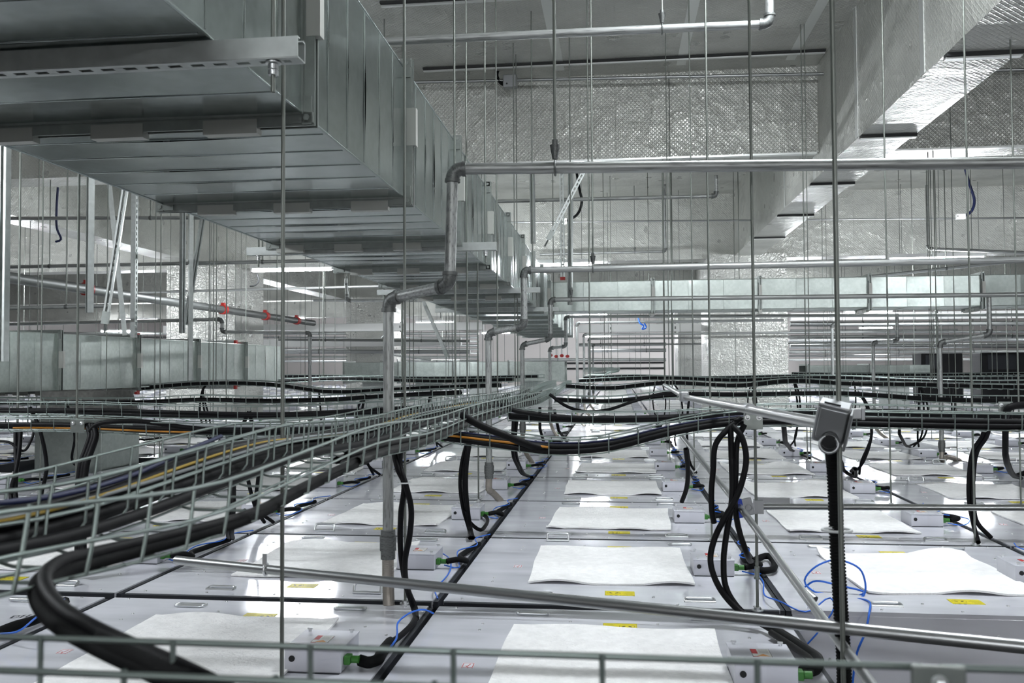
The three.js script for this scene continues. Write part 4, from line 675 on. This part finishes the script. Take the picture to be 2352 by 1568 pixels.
one('blue_wire', bent([onFloor(1000, 1262, .02), onFloor(1030, 1280, .02), onFloor(1035, 1305, .02), onFloor(1020, 1330, .03), onFloor(1000, 1350, .02), onFloor(1005, 1375, .02)], .003, 6, 6), M.blue, 'blue wire beside the second box left of centre', 'cable');
one('blue_wire', bent([onFloor(0, 1455, .03), onFloor(40, 1450, .05), onFloor(80, 1420, .05), onFloor(118, 1392, .05), onFloor(150, 1375, .03)], .003, 6, 6), M.blue, 'blue wire at the lower left frame edge', 'cable');
one('power_lead', bent([onFloor(-20, 1458, .02), onFloor(30, 1438, .02), onFloor(75, 1425, .02), onFloor(110, 1408, .02), onFloor(150, 1380, .02)], .016, 7, 6), M.rubber, 'black sleeved lead at the lower left frame edge', 'cable');

// ------------------------------------------------------------------ metal box with canvas collar at the left
{ const p = onFloor(215, 1080), w = .60, z = p.z - .30, x = -4.555; const g = thing('plenum_box', 'grey sheet metal box standing between units below the low duct', 'box', null, V(x, 0, z));
  part('case', rbox(w, .72, .58, .006, 0, .05, 0), M.zincDull, g); part('seam', box(.006, .70, .004, .1, .05, .291), M.flangeZinc, g); part('top_rim', rbox(w + .04, .03, .62, .004, 0, .40, 0), M.flangeZinc, g);
  const cl = new THREE.CylinderGeometry(.29, .31, .24, 28, 8, true), q = cl.attributes.position; for (let i = 0; i < q.count; i++) { const a = Math.atan2(q.getZ(i), q.getX(i)), f = 1 + .04 * Math.sin(a * 5 + q.getY(i) * 14) + .03 * Math.sin(a * 9); const s = 1 / Math.max(Math.abs(Math.cos(a)), Math.abs(Math.sin(a))); q.setXYZ(i, q.getX(i) * f * Math.min(s, 1.3), q.getY(i), q.getZ(i) * f * Math.min(s, 1.2)); } cl.computeVertexNormals();
  const c = one('canvas_collar', metric(cl), M.cloth, 'dark wrinkled canvas collar on top of the metal box', 'fabric collar'); c.position.set(x, .535, z); M.cloth.side = THREE.DoubleSide; }
// dark equipment and a low wall of pipes at the back
[[2105, 2200, 812, 850, -21, 'black equipment block far right, left one'], [2240, 2400, 810, 852, -22, 'black equipment block far right, right one']].forEach(([u0, u1, v0, v1, z, l]) => { const a = at(u0, v0, z), b = at(u1, v1, z); const g = thing('equipment_block', l, 'equipment'); part('case', rbox(b.x - a.x, a.y, .6, .02, (a.x + b.x) / 2, a.y / 2, z), M.dark, g); part('panel', rbox((b.x - a.x) * .4, (a.y - b.y) * .8, .02, .004, (a.x * .7 + b.x * .3), (a.y + b.y) / 2, z + .31), M.gasket, g); });
[[1200, 1530, 834, 'upper'], [1200, 1530, 847, 'lower']].forEach(([u0, u1, v, n]) => { const a = at(u0, v, -44), b = at(u1, v, -44); one('wall_rail', rbox(b.x - a.x, .09, .12, .01, (a.x + b.x) / 2, a.y, FAR + .07), M.dark, n + ' dark rail along the pale back wall', 'rail'); });
{ const a = at(1285, 816, -30); const g = thing('red_valves', 'cluster of red valves far off over the long trays', 'valve', null, a); for (let i = 0; i < 4; i++) { part('valve_body', new THREE.SphereGeometry(.07, 12, 8).scale(1, .8, 1), M.red, g, i * .19 - .3, rnd(-.04, .04), 0); part('stem', rod(V(i * .19 - .3, 0, 0), V(i * .19 - .3, CEIL - a.y, 0), .02, 6), M.pipe, g); } }
one('blue_rag', bent([at(1466, 730, -12.6), at(1470, 742, -12.55), at(1478, 748, -12.55), at(1474, 756, -12.55), at(1484, 752, -12.55), at(1480, 742, -12.55)], .012, 6, 5), M.blue, 'knotted blue strap hanging on a pipe left of the column', 'strap');
// pen writing on the unit at the lower left
{ const c = document.createElement('canvas'); c.width = 256; c.height = 64; const k = c.getContext('2d'); k.fillStyle = '#000'; k.fillRect(0, 0, 256, 64); k.fillStyle = '#fff'; k.font = 'italic 44px serif'; k.fillText('UH-C4-11', 14, 46); const t = new THREE.CanvasTexture(c);
  const m = new THREE.MeshStandardMaterial({ name: 'ink', color: 0x26282c, roughness: .8, alphaMap: t, transparent: true }), p = onFloor(100, 1412, .0012); const o = one('pen_writing', new THREE.PlaneGeometry(.24, .06).rotateX(-Math.PI / 2), m, 'handwritten pen code on the unit at the lower left', 'writing'); o.position.copy(p); o.rotation.y = .35; }
renderer.render(scene, camera);
